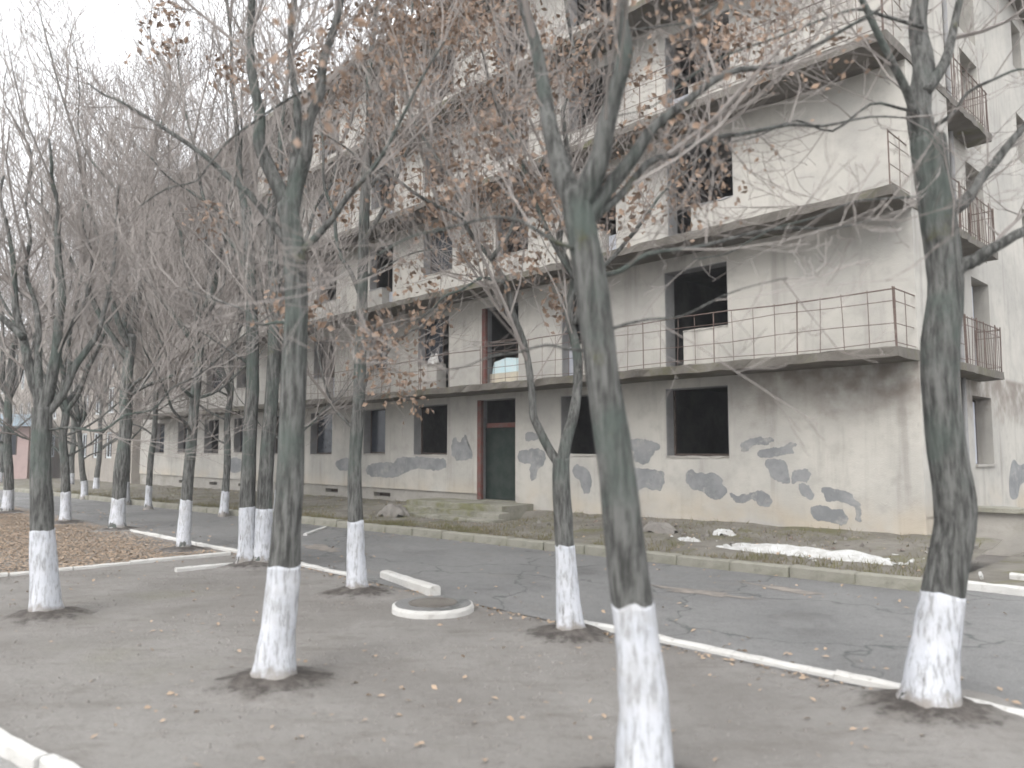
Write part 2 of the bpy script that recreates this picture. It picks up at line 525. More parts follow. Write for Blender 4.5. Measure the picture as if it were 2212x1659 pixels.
# ------------------------------------------------------------------ kerbs
def stone_mesh(L, wd, h, m, name='kerb_stone', seed=0, bev=0.018):
    rng = random.Random(seed)
    V, F = [], []
    prof = [(-wd / 2, -0.12), (wd / 2, -0.12), (wd / 2, h - bev), (wd / 2 - bev, h), (-wd / 2 + bev, h), (-wd / 2, h - bev)]
    n = 7
    for i in range(n + 1):
        x = -L / 2 + L * i / n
        for (y, z) in prof:
            V.append((x + (rng.random() - .5) * 0.006, y + (rng.random() - .5) * 0.012, z + (rng.random() - .5) * 0.012))
    k = len(prof)
    for i in range(n):
        for a in range(k):
            b = (a + 1) % k
            F.append((i * k + a, i * k + b, (i + 1) * k + b, (i + 1) * k + a))
    F.append(tuple(range(k))[::-1]); F.append(tuple(n * k + a for a in range(k)))
    me = bpy.data.meshes.new(name); me.from_pydata(V, [], F); me.materials.append(MAT[m])
    return me
def kerb(segs, wd, h, m, seed, gap=0.012, L=1.0):
    root = empty('kerb', (CX, CY, 0), ROT)
    struct(root)
    rng = random.Random(seed)
    ms = [stone_mesh(L - gap, wd, h, m, seed=seed * 10 + k) for k in range(4)]
    for (u0, t0, u1, t1) in segs:
        d = math.hypot(u1 - u0, t1 - t0); n = max(1, round(d / L))
        ang = math.atan2(t1 - t0, -(u1 - u0))
        for k in range(n):
            f = (k + .5) / n
            o = bpy.data.objects.new('kerb_stone', ms[rng.randrange(4)])
            o.parent = root
            o.location = (-(u0 + (u1 - u0) * f), t0 + (t1 - t0) * f + rng.uniform(-.012, .012), rng.uniform(-.015, .01))
            o.rotation_euler = (rng.uniform(-.03, .03), rng.uniform(-.008, .008), ang + rng.uniform(-.012, .012))
            o.scale = (d / n / L, 1, 1)
            col.objects.link(o)
    return root
kerb([(-14, -7.65, 0.95, -7.75)], 0.11, 0.06, 'kerb_white', 1)
kerb([(5.6, -7.75, 8.2, -7.78), (9.6, -7.8, 16.6, -7.9)], 0.10, 0.05, 'kerb_white', 2)
kerb([(8.2, -7.9, 8.2, -9.6)], 0.10, 0.06, 'kerb_white', 3)
kerb([(9.65, -8.0, 9.65, -12.6)], 0.10, 0.05, 'kerb_white', 4)
kerb([(-1.2, k2_t(-1.2), 42, k2_t(42))], 0.24, 0.17, 'steps', 5)
kerb([(-14, -1.98, -1.25, -1.98)], 0.14, 0.12, 'kerb_white', 6)
kerb([(-8, -1.0, -1.8, -1.0)], 0.14, 0.16, 'kerb_white', 7)
kerb([(-12, street_t(-12), 30, street_t(30))], 0.10, 0.05, 'kerb_white', 8)
kerb([(11.6, -5.3, 12.9, -4.0)], 0.10, 0.06, 'kerb_white', 9)
kerb([(30, -8.0, 52, -8.0)], 0.10, 0.06, 'kerb_white', 10)
# the displaced, thicker kerb length that has heaved out of line beside the manhole
me = stone_mesh(1.84, 0.16, 0.12, 'kerb_white', 'kerb_block', 77, 0.025)
ks = bpy.data.objects.new('kerb_block', me)
ks.location = W(4.38, -7.64, 0.0); ks.rotation_euler = (0.02, -0.012, ROT + math.atan2(-0.41, 1.8))
col.objects.link(ks)
tag(ks, 'thick white kerb block heaved out of line behind the round manhole collar', 'kerb')

# ------------------------------------------------------------------ manhole with white collar
def lathe(name, prof, m, parent, n=40, jit=0.0, seed=0):
    rng = random.Random(seed)
    V, F = [], []
    k = len(prof)
    for i in range(n):
        a = 2 * pi * i / n
        for (r, z) in prof:
            rr = r + rng.uniform(-jit, jit)
            V.append((rr * cos(a), rr * sin(a), z + rng.uniform(-jit, jit) * .5))
    for i in range(n):
        for j in range(k - 1):
            a, b = i * k + j, ((i + 1) % n) * k + j
            F.append((a, b, b + 1, a + 1))
    if prof[-1][0] < 1e-4 or True:
        V.append((0, 0, prof[-1][1])); c = len(V) - 1
        for i in range(n): F.append((i * k + k - 1, ((i + 1) % n) * k + k - 1, c))
    return link(name, V, F, m, parent, False)
mh = empty('manhole', W(2.74, -8.47, -0.035))
mh.scale = (.93, .93, .85)
lathe('collar', [(0.56, -0.05), (0.555, 0.10), (0.54, 0.135), (0.52, 0.14), (0.50, 0.135)], 'kerb_white', mh, 44, 0.006, 4)
lathe('cover_surround', [(0.515, 0.12), (0.512, 0.146), (0.36, 0.148)], 'asphalt', mh, 40, 0.003, 5)
lathe('lid', [(0.33, 0.10), (0.33, 0.160), (0.31, 0.165), (0.29, 0.158)], 'slab', mh, 36)
tag(mh, 'low round manhole with white painted collar at the asphalt edge', 'manhole')

# ------------------------------------------------------------------ the derelict building
bld = empty('derelict_building', (CX, CY, 0), ROT)
tag(bld, 'derelict grey five storey block with empty windows and crumbling balconies', 'building')
ZF = [0.53, 3.91, 6.91, 9.91, 12.91]
ROOF = 15.91
rb = random.Random(8)
holes = []           # (x0,x1,z0,z1) in local x = -u
wins = []            # (storey, u0, u1, z0, z1, kind)
G = [(4.1, 5.8), (7.7, 9.25), None, (14.15, 15.93), (17.57, 18.95), (21.1, 22.75), (24.6, 26.2), (28.05, 29.7), (31.35, 33.05), (34.9, 36.4), (38.3, 39.8)]
for i, w in enumerate(G):
    if w is None: continue
    wins.append((0, w[0], w[1], 1.87 + rb.uniform(-.02, .03), 3.5, 'window'))
wins.append((0, 11.03, 12.7, 0.53, 3.55, 'door'))
F2 = [('r', 4.05, 5.78, 5.26), ('r', 7.6, 9.2, 8.6), ('d', 10.9, 12.5, 0), ('l', 14.1, 15.75, 14.72), ('w', 17.5, 18.62, 0), ('l', 21.0, 22.6, 21.6), ('w', 24.5, 26.0, 0), ('l', 28.0, 29.6, 28.6), ('w', 31.2, 33.0, 0), ('l', 34.8, 36.3, 35.4), ('w', 38.1, 39.6, 0)]
F3 = [('r', 3.84, 5.65, 4.98), ('l', 7.25, 8.9, 7.75), ('w', 10.5, 11.9, 0), ('w', 13.95, 15.5, 0), ('l', 17.25, 18.7, 17.9), ('w', 21.0, 22.5, 0), ('l', 24.4, 26.0, 25.0), ('w', 28.0, 29.5, 0), ('l', 31.2, 32.9, 31.8), ('w', 34.8, 36.3, 0), ('l', 38.1, 39.6, 38.7)]
for k in range(1, 5):
    zf = ZF[k]
    for (kd, a, b, c) in (F2 if k == 1 else F3):
        top = zf + 2.46
        sill = zf + 0.96
        if kd == 'w': wins.append((k, a, b, sill, top, 'window'))
        elif kd == 'd': wins.append((k, a, b, zf + 0.03, top, 'door'))
        elif kd == 'r': wins.append((k, a, c, sill, top, 'window')); wins.append((k, c, b, zf + 0.03, top, 'balcony_door'))
        else: wins.append((k, c, b, sill, top, 'window')); wins.append((k, a, c, zf + 0.03, top, 'balcony_door'))
for (k, a, b, z0, z1, kd) in wins: holes.append((-b, -a, z0, z1))
UE = 41.9
up_holes = [h for h in holes]
# right of the entrance the plaster runs to the ground, left of it the wall stands over a set-back plinth
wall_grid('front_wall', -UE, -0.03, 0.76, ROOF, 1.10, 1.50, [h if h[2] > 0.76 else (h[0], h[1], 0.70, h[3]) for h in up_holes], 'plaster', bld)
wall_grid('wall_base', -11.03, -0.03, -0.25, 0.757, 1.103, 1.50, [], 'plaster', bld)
vents = [(-21.6, -20.7, 0.42, 0.56), (-18.3, -17.3, 0.40, 0.54), (-25.6, -24.8, 0.40, 0.54), (-29.2, -28.2, 0.38, 0.52), (-32.4, -31.5, 0.36, 0.50), (-36.2, -35.2, 0.34, 0.48)]
pl = wall_grid('plinth', -UE, -12.70, -0.25, 0.757, 1.16, 1.50, vents, 'plinth', bld)
for v in vents:
    box('vent', (v[0] - .02, v[1] + .02, 1.42, 1.47, v[2] - .02, v[3] + .02), 'dark_timber', pl)
box('door_threshold', (-12.70, -11.03, 1.12, 1.5, -0.25, 0.528), 'steps', bld)

# corner pier and gable
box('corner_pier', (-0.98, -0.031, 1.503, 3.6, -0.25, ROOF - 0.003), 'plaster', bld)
gw = empty('gable', (0, 0, 0)); gw.parent = bld
gh = [(6.5, 8.1, 1.66, 3.35)]
for k in range(1, 5):
    gh += [(6.9, 8.4, ZF[k] + 0.03, ZF[k] + 2.46), (12.4, 13.5, ZF[k] + 0.95, ZF[k] + 2.46)]
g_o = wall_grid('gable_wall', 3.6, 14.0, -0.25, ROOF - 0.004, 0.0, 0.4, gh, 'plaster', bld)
g_o.rotation_euler = (0, 0, pi / 2); g_o.location = (-0.60, 0, 0)
bpy.data.objects.remove(gw)
e_o = wall_grid('end_wall', 1.503, 14.0, -0.25, ROOF - 0.005, 0.0, 0.4, [], 'plaster', bld)
e_o.rotation_euler = (0, 0, pi / 2); e_o.location = (-UE + 0.403, 0, 0)
box('back_wall', (-UE, -0.6, 14.003, 14.4, -0.25, ROOF - 0.006), 'plaster', bld)
# inside: floors, corridor wall and partitions make the rooms dark
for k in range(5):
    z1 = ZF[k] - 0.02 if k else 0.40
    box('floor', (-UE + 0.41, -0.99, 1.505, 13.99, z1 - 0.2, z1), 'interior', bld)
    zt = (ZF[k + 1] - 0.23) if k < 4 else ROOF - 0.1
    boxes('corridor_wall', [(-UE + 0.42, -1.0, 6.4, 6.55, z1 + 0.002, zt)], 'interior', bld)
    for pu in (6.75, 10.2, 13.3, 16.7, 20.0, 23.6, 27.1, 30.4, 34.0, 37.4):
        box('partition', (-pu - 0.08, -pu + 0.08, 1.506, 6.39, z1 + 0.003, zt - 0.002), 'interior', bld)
roof = beam('roof', (0.05, -0.1, 0), (-UE - 0.3, -0.1, 0), [(-0.0, ROOF, 1), (-0.0, ROOF + 0.24, 1), (-14.6, ROOF + 0.24, 0), (-14.6, ROOF, 0)], 'slab', bld, 80, 0.06, 5)
boxes('parapet', [(-UE - 0.2, 0.0, 1.0, 1.18, ROOF + 0.245, ROOF + 0.6)], 'slab', roof)

# balcony slabs
slabs = []
for k in range(1, 5):
    z = ZF[k]
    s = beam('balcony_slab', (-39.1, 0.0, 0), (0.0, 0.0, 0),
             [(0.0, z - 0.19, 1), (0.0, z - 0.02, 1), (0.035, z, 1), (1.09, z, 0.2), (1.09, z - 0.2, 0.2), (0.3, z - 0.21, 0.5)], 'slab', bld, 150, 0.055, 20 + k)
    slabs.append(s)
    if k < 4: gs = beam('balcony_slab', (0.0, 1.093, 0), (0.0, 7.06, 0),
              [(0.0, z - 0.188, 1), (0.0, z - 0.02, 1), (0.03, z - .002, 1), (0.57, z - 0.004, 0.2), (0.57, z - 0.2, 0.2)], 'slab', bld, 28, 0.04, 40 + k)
# windows: rendered reveals, sills, remains of frames and glass
gl = {(0, 17.57), (0, 21.1), (0, 28.05), (0, 34.9), (0, 38.3), (1, 17.5), (1, 31.2), (2, 13.95), (1, 14.72)}
for (k, a, b, z0, z1, kd) in wins:
    x0, x1 = -b, -a
    th = 0.018
    V, F = [], []
    bs = [(x0 + .002, x0 + th, 1.115, 1.497, z0 + .002, z1 - .002), (x1 - th, x1 - .002, 1.115, 1.497, z0 + .002, z1 - .002), (x0 + th, x1 - th, 1.115, 1.497, z1 - th, z1 - .002)]
    # where a door and a window share one opening there is no reveal between them
    for w2 in wins:
        if w2[0] == k and abs(w2[1] - b) < 1e-6: bs = [q for q in bs if q[0] != x0 + .002]
        if w2[0] == k and abs(w2[2] - a) < 1e-6: bs = [q for q in bs if q[1] != x1 - .002]
    name = {'window': 'window', 'door': 'doorway', 'balcony_door': 'balcony_doorway'}[kd]
    wo = boxes(name, bs, 'reveal', bld)
    if kd == 'window':
        beam('sill', (x0, 1.075, 0), (x1, 1.075, 0), [(0, z0 - .035, .6), (0, z0 + .005, 1), (.03, z0 + .014, 1), (.3, z0 + .014, .3), (.3, z0 - .03, .1)], 'plinth' if rb.random() < .6 else 'reveal', wo, 12, .045, int(a * 100) + k)
        fr = 0.05
        if rb.random() < 0.6 or (k, a) in gl:
            fb = [(x0 + th + .003, x0 + th + fr, 1.40, 1.45, z0 + .02, z1 - .03), (x1 - th - fr, x1 - th - .003, 1.40, 1.45, z0 + .02, z1 - .03), (x0 + th + fr + .002, x1 - th - fr - .002, 1.40, 1.45, z0 + .02, z0 + .07)]
            boxes('frame', fb, 'dark_timber', wo)
        if (k, a) in gl:
            box('pane', (x0 + th + fr, x1 - th - fr, 1.42, 1.426, z0 + .075, z1 - .04), 'glass', wo)
    elif kd == 'balcony_door' and rb.random() < 0.55:
        box('door_panel', (x0 + .02, x1 - .02, 1.40, 1.44, z0 + .01, z0 + rb.uniform(.75, .95)), 'board', wo)
    if kd == 'door' and k == 0:
        box('jamb', (x0 + .004, x0 + .17, 1.09, 1.20, z0 + .002, z1 - .01), 'red_wood', wo)
        box('transom', (x0 + .17, x1 - .02, 1.33, 1.42, 2.70, 2.84), 'red_wood', wo)
        dl = box('door', (x0 + .03, x1 - .03, 1.43, 1.48, z0 + .01, 2.70), 'green_door', wo)
    if kd == 'door' and k == 1:
        box('jamb', (x0 + .004, x0 + .16, 1.09, 1.19, z0 + .002, z1 - .01), 'red_wood', wo)
        box('transom', (x0 + .02, x1 - .02, 1.36, 1.43, z0 + 1.35, z0 + 1.42), 'dark_timber', wo)
        box('parapet_panel', (x0 + .02, x1 - .02, 1.41, 1.47, z0 + .005, z0 + .42), 'cream', wo)
        cy_ = link('blue_panel', [(x0 + .1, 1.44, z0 + .43), (x1 - .12, 1.44, z0 + .43), (x1 - .12, 1.47, z0 + .80), (x0 + .7, 1.47, z0 + .88), (x0 + .15, 1.47, z0 + .78),
                   (x0 + .1, 1.475, z0 + .43), (x1 - .12, 1.475, z0 + .43), (x1 - .12, 1.49, z0 + .80), (x0 + .7, 1.49, z0 + .88), (x0 + .15, 1.49, z0 + .78)],
                   [(0, 1, 2, 3, 4), (9, 8, 7, 6, 5), (0, 5, 6, 1), (1, 6, 7, 2), (2, 7, 8, 3), (3, 8, 9, 4), (4, 9, 5, 0)], 'cyan', wo)
for i, h in enumerate(gh):
    y0, y1, z0, z1 = h
    if i in (0, 1):
        wo = boxes('window', [(-0.99, -0.962, y0 + .02, y1 - .02, z0 + .002, z0 + .06), (-0.99, -0.962, y0 + .02, y0 + .09, z0 + .062, z1 - .02), (-0.99, -0.962, y1 - .09, y1 - .02, z0 + .062, z1 - .02)], 'dark_timber', bld)
        box('board', (-0.84, -0.80, y0 + .01, y0 + (y1 - y0) * .55, z0 + .02, z1 - .12), 'board', wo)
        box('sill', (-0.72, -0.54, y0, y1, z0 - 0.05, z0 + .001), 'plinth', wo)
    else:
        wo = boxes('window', [(-0.99, -0.962, y0 + .02, y1 - .02, z0 + .002, z0 + .06), (-0.99, -0.962, y0 + .02, y0 + .09, z0 + .062, z1 - .02), (-0.99, -0.962, y1 - .09, y1 - .02, z0 + .062, z1 - .02)], 'dark_timber', bld)
# rain pipe on the gable
V, F = [], []
tube(V, F, [Vector((-0.53, 5.6, z)) for z in (0.3, 1.2, 1.22, 1.34, 1.36, 6, 10, 15.8)], [.055, .055, .075, .075, .055, .055, .055, .055], 8)
link('rain_pipe', V, F, 'reveal', bld, True)

# railings
def railing(parent, pa, pb, heights, step, seed, sag=0.03, post_h=1.08, skip=()):
    rng = random.Random(seed)
    pa, pb = Vector(pa), Vector(pb)
    L = (pb - pa).length
    d = (pb - pa).normalized()
    n = max(2, int(L / 1.1))
    root = None
    for hi, h in enumerate(heights):
        pts = []
        for i in range(n + 1):
            q = pa.lerp(pb, i / n)
            pts.append(q + Vector((0, 0, h + rng.uniform(-sag, sag) * (0.4 if i in (0, n) else 1))) + Vector((-d.y, d.x, 0)) * rng.uniform(-sag, sag))
        V, F = [], []
        r = 0.014 if hi == 0 else 0.008
        tube(V, F, pts, [r] * len(pts), 5)
        if root is None:
            root = link('railing', V, F, 'rust', parent)
        else:
            link('rail', V, F, 'rust', root)
    V, F = [], []
    tube(V, F, [Vector((0, 0, -0.05)), Vector((0.004, 0, post_h * .5)), Vector((0, 0, post_h))], [.008, .008, .008], 4)
    thin = link('baluster', V, F, 'rust', root)
    V, F = [], []
    tube(V, F, [Vector((0, 0, -0.05)), Vector((0, 0, post_h + .02))], [.014, .014], 4)
    post = link('post', V, F, 'rust', root)
    m = int(L / step)
    used = [False, False]
    for i in range(m + 1):
        if i in skip: continue
        big = i % 4 == 0 or i == m
        src = post if big else thin
        q = pa + d * (i * L / m)
        o = src if not used[big] else src.copy()
        if used[big]: col.objects.link(o)
        used[big] = True
        o.location = q
        o.rotation_euler = (rng.uniform(-.03, .03), rng.uniform(-.03, .03), 0)
    return root
HTS = [1.06, 0.84, 0.42, 0.08]
for k in (1, 3):
    z = ZF[k]
    railing(slabs[k - 1], (-0.06, 0.06, z), (-11.3, 0.06, z), HTS, 0.46, 50 + k)
    railing(slabs[k - 1], (-11.4, 0.06, z), (-14.2, 0.06, z), [0.98, 0.55], 1.4, 60 + k, 0.05)
    railing(slabs[k - 1], (-14.3, 0.06, z), (-24.5, 0.06, z), [0.95, 0.58, 0.22], 0.5, 70 + k, 0.05)
for k in (1, 2, 3):
    z = ZF[k]
    railing(slabs[k - 1], (-0.06, 0.10, z), (-0.06, 4.2, z), HTS, 0.5, 80 + k)
    railing(slabs[k - 1], (-0.06, 4.3, z), (-0.06, 6.98, z), [1.04, 0.86, 0.12], 0.17, 90 + k, 0.012)
    railing(slabs[k - 1], (-0.07, 7.0, z), (-0.56, 7.0, z), [1.04, 0.86, 0.12], 0.16, 95 + k, 0.008)

# grey repair paint on the ground-floor wall (flat patches, 3 mm proud)
def c3(x, y): return ((1750 + .22604 * x) * .8848, (1000 + .22604 * y) * .8848)
def c1(x, y): return ((1250 + .22604 * x) * .8848, (850 + .22604 * y) * .8848)
def z6(x, y): return ((1600 + .42194 * x) * .8848, (600 + .42194 * y) * .8848)
def c6(x, y): return ((850 + .27125 * x) * .8848, (1000 + .27125 * y) * .8848)
def z4(x, y): return ((.42194 * x) * .8848, (600 + .42194 * y) * .8848)
PATCH = [
 (c3, [(250,370),(330,320),(450,300),(620,300),(630,350),(560,375),(430,385),(350,430),(280,470),(250,430)]),
 (c3, [(440,450),(520,420),(700,405),(800,355),(880,365),(820,420),(830,480),(720,480),(600,520),(490,530),(440,500)]),
 (c3, [(510,540),(640,520),(760,560),(775,700),(800,800),(700,790),(610,740),(560,660)]),
 (c3, [(800,690),(870,640),(960,625),(1030,680),(1020,760),(960,785),(880,775),(815,800),(795,760)]),
 (c3, [(880,795),(970,800),(1000,850),(1060,900),(1040,980),(940,950),(880,880)]),
 (c3, [(1130,820),(1250,850),(1420,870),(1480,960),(1550,1010),(1560,1180),(1590,1220),(1480,1210),(1500,1060),(1400,1000),(1250,990),(1170,1000),(1140,900)]),
 (c3, [(1010,1040),(1150,1035),(1260,1070),(1360,1070),(1390,1140),(1430,1180),(1400,1240),(1280,1250),(1200,1200),(1050,1200),(1010,1120)]),
 (c3, [(150,890),(210,930),(300,920),(420,870),(520,880),(570,940),(620,980),(560,1060),(440,1040),(400,970),(320,1000),(250,1020),(150,970)]),
 (c1, [(1130,1010),(1270,990),(1400,970),(1480,1000),(1600,1030),(1610,1100),(1510,1120),(1490,1250),(1340,1250),(1310,1180),(1330,1100),(1240,1110),(1130,1130)]),
 (c1, [(1260,1275),(1400,1300),(1500,1310),(1640,1320),(1650,1430),(1610,1550),(1500,1530),(1400,1500),(1340,1560),(1290,1540),(1310,1430)]),
 (z6, [(175,1285),(260,1320),(340,1310),(390,1350),(390,1390),(425,1410),(380,1470),(320,1470),(280,1420),(230,1415),(175,1380)]),
 (c1, [(140,910),(270,905),(300,990),(140,1015)]),
 (c1, [(60,1090),(330,1080),(370,1160),(340,1260),(260,1340),(250,1430),(200,1430),(190,1320),(210,1240),(60,1250)]),
 (c1, [(660,1260),(760,1265),(860,1340),(850,1560),(770,1600),(740,1420),(650,1380)]),
 (c6, [(930,270),(980,240),(1000,330),(1040,230),(1080,240),(1070,330),(1120,370),(1120,440),(1000,470),(930,430)]),
 (c6, [(160,500),(300,470),(420,480),(450,420),(560,430),(600,430),(640,425),(700,430),(800,440),(890,440),(880,520),(800,560),(700,530),(560,540),(480,590),(400,620),(160,600)]),
 (z4, [(1310,1230),(1400,1220),(1405,1310),(1330,1320)]),
 (z4, [(1930,1240),(2050,1220),(2060,1290),(1960,1310)]),
]
for (cf, P) in PATCH:
    q = [pix_wall(*cf(*p)) for p in P]
    q = smooth_poly(q, 2)
    q2 = []
    for i in range(len(q)):
        a_, b_ = q[i], q[(i + 1) % len(q)]
        for j in range(3): q2.append((a_[0] + (b_[0] - a_[0]) * j / 3, a_[1] + (b_[1] - a_[1]) * j / 3))
    q = [(x + .05 * mnoise.noise((x * 7, z * 7, 1)) + .022 * mnoise.noise((x * 29, z * 29, 2)), z + .05 * mnoise.noise((x * 7, z * 7, 5)) + .022 * mnoise.noise((x * 29, z * 29, 6))) for x, z in q2]
    n = len(q)
    V = [(x, 1.097, z) for x, z in q] + [(x, 1.108, z) for x, z in q]
    F = [tuple(range(n)), tuple(range(2 * n - 1, n - 1, -1))] + [(i, i + n, (i + 1) % n + n, (i + 1) % n) for i in range(n)]
    link('paint_patch', V, F, 'patch', bld)
q = smooth_poly([(5.0, 0.75), (5.9, 0.72), (6.1, 1.1), (6.9, 1.2), (7.0, 1.75), (6.2, 1.6), (5.6, 1.9), (5.1, 1.4)], 2)
q = [(y + 4.3, z - .05) for y, z in q]
n = len(q)
link('paint_patch', [(-0.597, y, z) for y, z in q] + [(-0.61, y, z) for y, z in q],
     [tuple(range(n)), tuple(range(2 * n - 1, n - 1, -1))] + [(i, (i + 1) % n, (i + 1) % n + n, i + n) for i in range(n)], 'patch', bld)

# entrance landing and steps
beam('landing', (-14.6, -0.15, 0), (-10.3, -0.15, 0), [(0, -0.1, 0), (0, 0.47, 1), (0.03, 0.50, 1), (1.24, 0.505, .3), (1.24, -0.1, 0)], 'steps', bld, 26, 0.05, 3)
beam('step', (-14.3, -0.55, 0), (-10.0, -0.55, 0), [(0, -0.1, 0), (0, 0.31, 1), (0.03, 0.335, 1), (0.42, 0.34, .6), (0.42, -0.1, 0)], 'steps', bld, 26, 0.07, 4)
beam('step', (-14.5, -0.98, 0), (-9.8, -0.98, 0), [(0, -0.1, 0), (0, 0.17, 1), (0.03, 0.195, 1), (0.44, 0.20, .6), (0.44, -0.1, 0)], 'steps', bld, 26, 0.08, 5)

# low wall with coping that runs off to the right of the gable
lw = empty('low_wall', W(0.0, 3.0), ROT)
box('wall_body', (0.15, 7.5, 0.0, 0.3, -0.2, 0.78), 'plinth', lw)
beam('coping', (0.1, -0.14, 0), (7.6, -0.14, 0), [(0, 0.785, .4), (0, 0.87, 1), (0.56, 0.88, .4), (0.56, 0.785, .2)], 'steps', lw, 24, 0.03, 6)
tag(lw, 'low concrete wall with mossy coping beyond the corner of the derelict block', 'wall')

# ------------------------------------------------------------------ rubble and white debris on the verge
def lump(name, loc, sx, sy, sz, m, seed, parent=None, nn=16):
    V, F = [], []
    for i in range(nn + 1):
        for j in range(nn + 1):
            a, b = -1 + 2 * i / nn, -1 + 2 * j / nn
            r = math.hypot(a, b)
            e = 1 + 0.45 * mnoise.noise((a * 1.6, b * 1.6, seed * 3.7))
            h = max(0.0, 1 - (r / e) ** 2)
            z = sz * (h ** .7 * (0.75 + 0.6 * mnoise.noise((a * 4, b * 4, seed * 1.3)))) - (0.05 if h <= 0 else 0)
            V.append((a * sx, b * sy, z))
    for i in range(nn):
        for j in range(nn):
            k = i * (nn + 1) + j
            F.append((k, k + nn + 1, k + nn + 2, k + 1))
    o = link(name, V, F, m, parent, True)
    o.location = loc; o.rotation_euler = (0, 0, ROT)
    return o
def on_verge(u, t, dz=0.0): return W(u, t, verge_z(u, t) + dz)
tag(lump('plaster_debris', on_verge(1.25, -1.35, -.03), 1.6, 0.40, 0.13, 'debris_white', 2, nn=40), 'long heap of crumbled white plaster on the verge below the corner bay', 'debris')
tag(lump('plaster_debris', on_verge(3.45, -0.3, -.01), 0.28, 0.16, 0.12, 'debris_white', 5), 'small white plaster lump on the verge near the corner window', 'debris')
tag(lump('plaster_debris', on_verge(3.7, -1.2, -.01), 0.3, 0.14, 0.10, 'debris_white', 7), 'small white plaster lump nearer the mossy kerb behind the nearest tree', 'debris')
def shards(parent, loc, n, sx, sy, m, seed, smin=.012, smax=.06):
    rng = random.Random(seed)
    V, F = [], []
    for _ in range(n):
        du, dt = rng.gauss(0, sx), rng.gauss(0, sy)
        u_, t_ = loc[0] - du, min(loc[1] + dt, .95)
        s_ = smin + (smax - smin) * rng.random() ** 3
        M = Matrix.Rotation(rng.uniform(0, 6.3), 3, Vector((rng.gauss(0, 1), rng.gauss(0, 1), rng.gauss(0, 1))))
        v, f = box_vf(-s_, s_, -s_ * rng.uniform(.5, 1), s_ * rng.uniform(.5, 1), -s_ * .35, s_ * .35, base=len(V))
        c_ = Vector((-(u_ - loc[0]), t_ - loc[1], verge_z(u_, t_) - verge_z(*loc) + s_ * .3))
        V += [M @ Vector(q) + c_ for q in v]; F += f
    o = link('fragments', V, F, m, parent); stuff(o)
    return o
for o_, lc, n_, sx_, sy_ in ((bpy.data.objects['plaster_debris'], (1.25, -1.35), 420, 0.9, .25),):
    shards(o_, lc, n_, sx_, sy_, 'debris_white', 3)
rbh = bpy.data.objects.new('rubble_scatter', None); col.objects.link(rbh); rbh.location = on_verge(4.2, -0.4); rbh.rotation_euler = (0, 0, ROT)
shards(rbh, (4.2, -0.4), 260, 2.6, .5, 'rubble', 4, .012, .055)
tag(rbh, 'loose broken brick and concrete bits along the foot of the wall', 'rubble')
tag(lump('rubble_heap', on_verge(13.7, -1.3, -.02), 0.5, 0.42, 0.42, 'rubble', 9), 'dark rounded rubble heap left of the entrance steps', 'rubble')
tag(lump('rubble_heap', on_verge(4.9, -0.6, -.02), 0.45, 0.3, 0.22, 'rubble', 11), 'reddish brick rubble on the verge under the corner window', 'rubble')

cb = lump('cloth_bundle', (0, 0, 0), 0.22, 0.16, 0.34, 'debris_white', 21)
cb.location = W(15.0, 1.20, 4.885)
tag(cb, 'small white cloth bundle on the sill of a first floor balcony window', 'cloth')

# ------------------------------------------------------------------ neighbouring block and shop far left
nb = empty('apartment_block', W(46, 2.0), ROT)
tag(nb, 'beige apartment block with white framed windows far left behind the trees', 'building')
hs = []
for k in range(4):
    for i in range(14):
        x = -1.2 - i * 2.75
        hs.append((x - 1.35, x, 1.5 + 3 * k, 3.25 + 3 * k))
wall_grid('wall', -39.9, 0, -0.3, 12.6, 0, 0.35, hs, 'plaster_beige', nb)
boxes('side_walls', [(-0.35, -0.003, 0.353, 11, -0.3, 12.59), (-39.9, -39.55, 0.353, 11, -0.3, 12.59), (-39.5, -0.4, 10.6, 10.9, -0.3, 12.58)], 'plaster_beige', nb)
boxes('floors', [(-39.5, -0.4, 0.36, 10.5, 3 * k + .2, 3 * k + .4) for k in range(5)], 'interior', nb)
box('roof', (-40.3, 0.4, -0.4, 11.4, 12.61, 12.85), 'slab', nb)
for (a, b, z0, z1) in hs:
    fr = boxes('window', [(a + .003, a + .12, .10, .17, z0 + .003, z1 - .003), (b - .12, b - .003, .10, .17, z0 + .003, z1 - .003), (a + .123, b - .123, .10, .17, z0 + .003, z0 + .12), (a + .123, b - .123, .10, .17, z1 - .12, z1 - .003), ((a + b) / 2 - .05, (a + b) / 2 + .05, .10, .17, z0 + .123, z1 - .123)], 'white_frame', nb)
    box('pane', (a + .1, b - .1, .12, .14, z0 + .1, z1 - .1), 'glass', fr)

sh = empty('shop_pavilion', Vector((-34.9, 56.0, 0)), radians(24))
tag(sh, 'small pink fronted shop with a blue grey roof at the far left edge', 'shop')
wall_grid('wall', -12, 0, -0.3, 3.75, 0, .3, [(-11.4, -6.4, 1.7, 3.3), (-5.6, -0.7, 1.7, 3.3)], 'plaster_pink', sh)
boxes('side_wall', [(-.3, -.003, .303, 6, -.3, 3.74), (-12, -11.7, .303, 6, -.3, 3.74), (-11.69, -.31, 5.7, 5.99, -.3, 3.73)], 'plaster_pink', sh)
for (a, b) in ((-11.4, -6.4), (-5.6, -0.7)):
    w = boxes('window', [(a, a + .1, .1, .2, 1.703, 3.297), (b - .1, b, .1, .2, 1.703, 3.297)], 'dark_timber', sh)
    box('pane', (a + .1, b - .1, .12, .15, 1.71, 3.29), 'glass', w)
box('roof', (-12.5, .5, -.7, 6.4, 3.76, 4.6), 'blue_roof', sh)

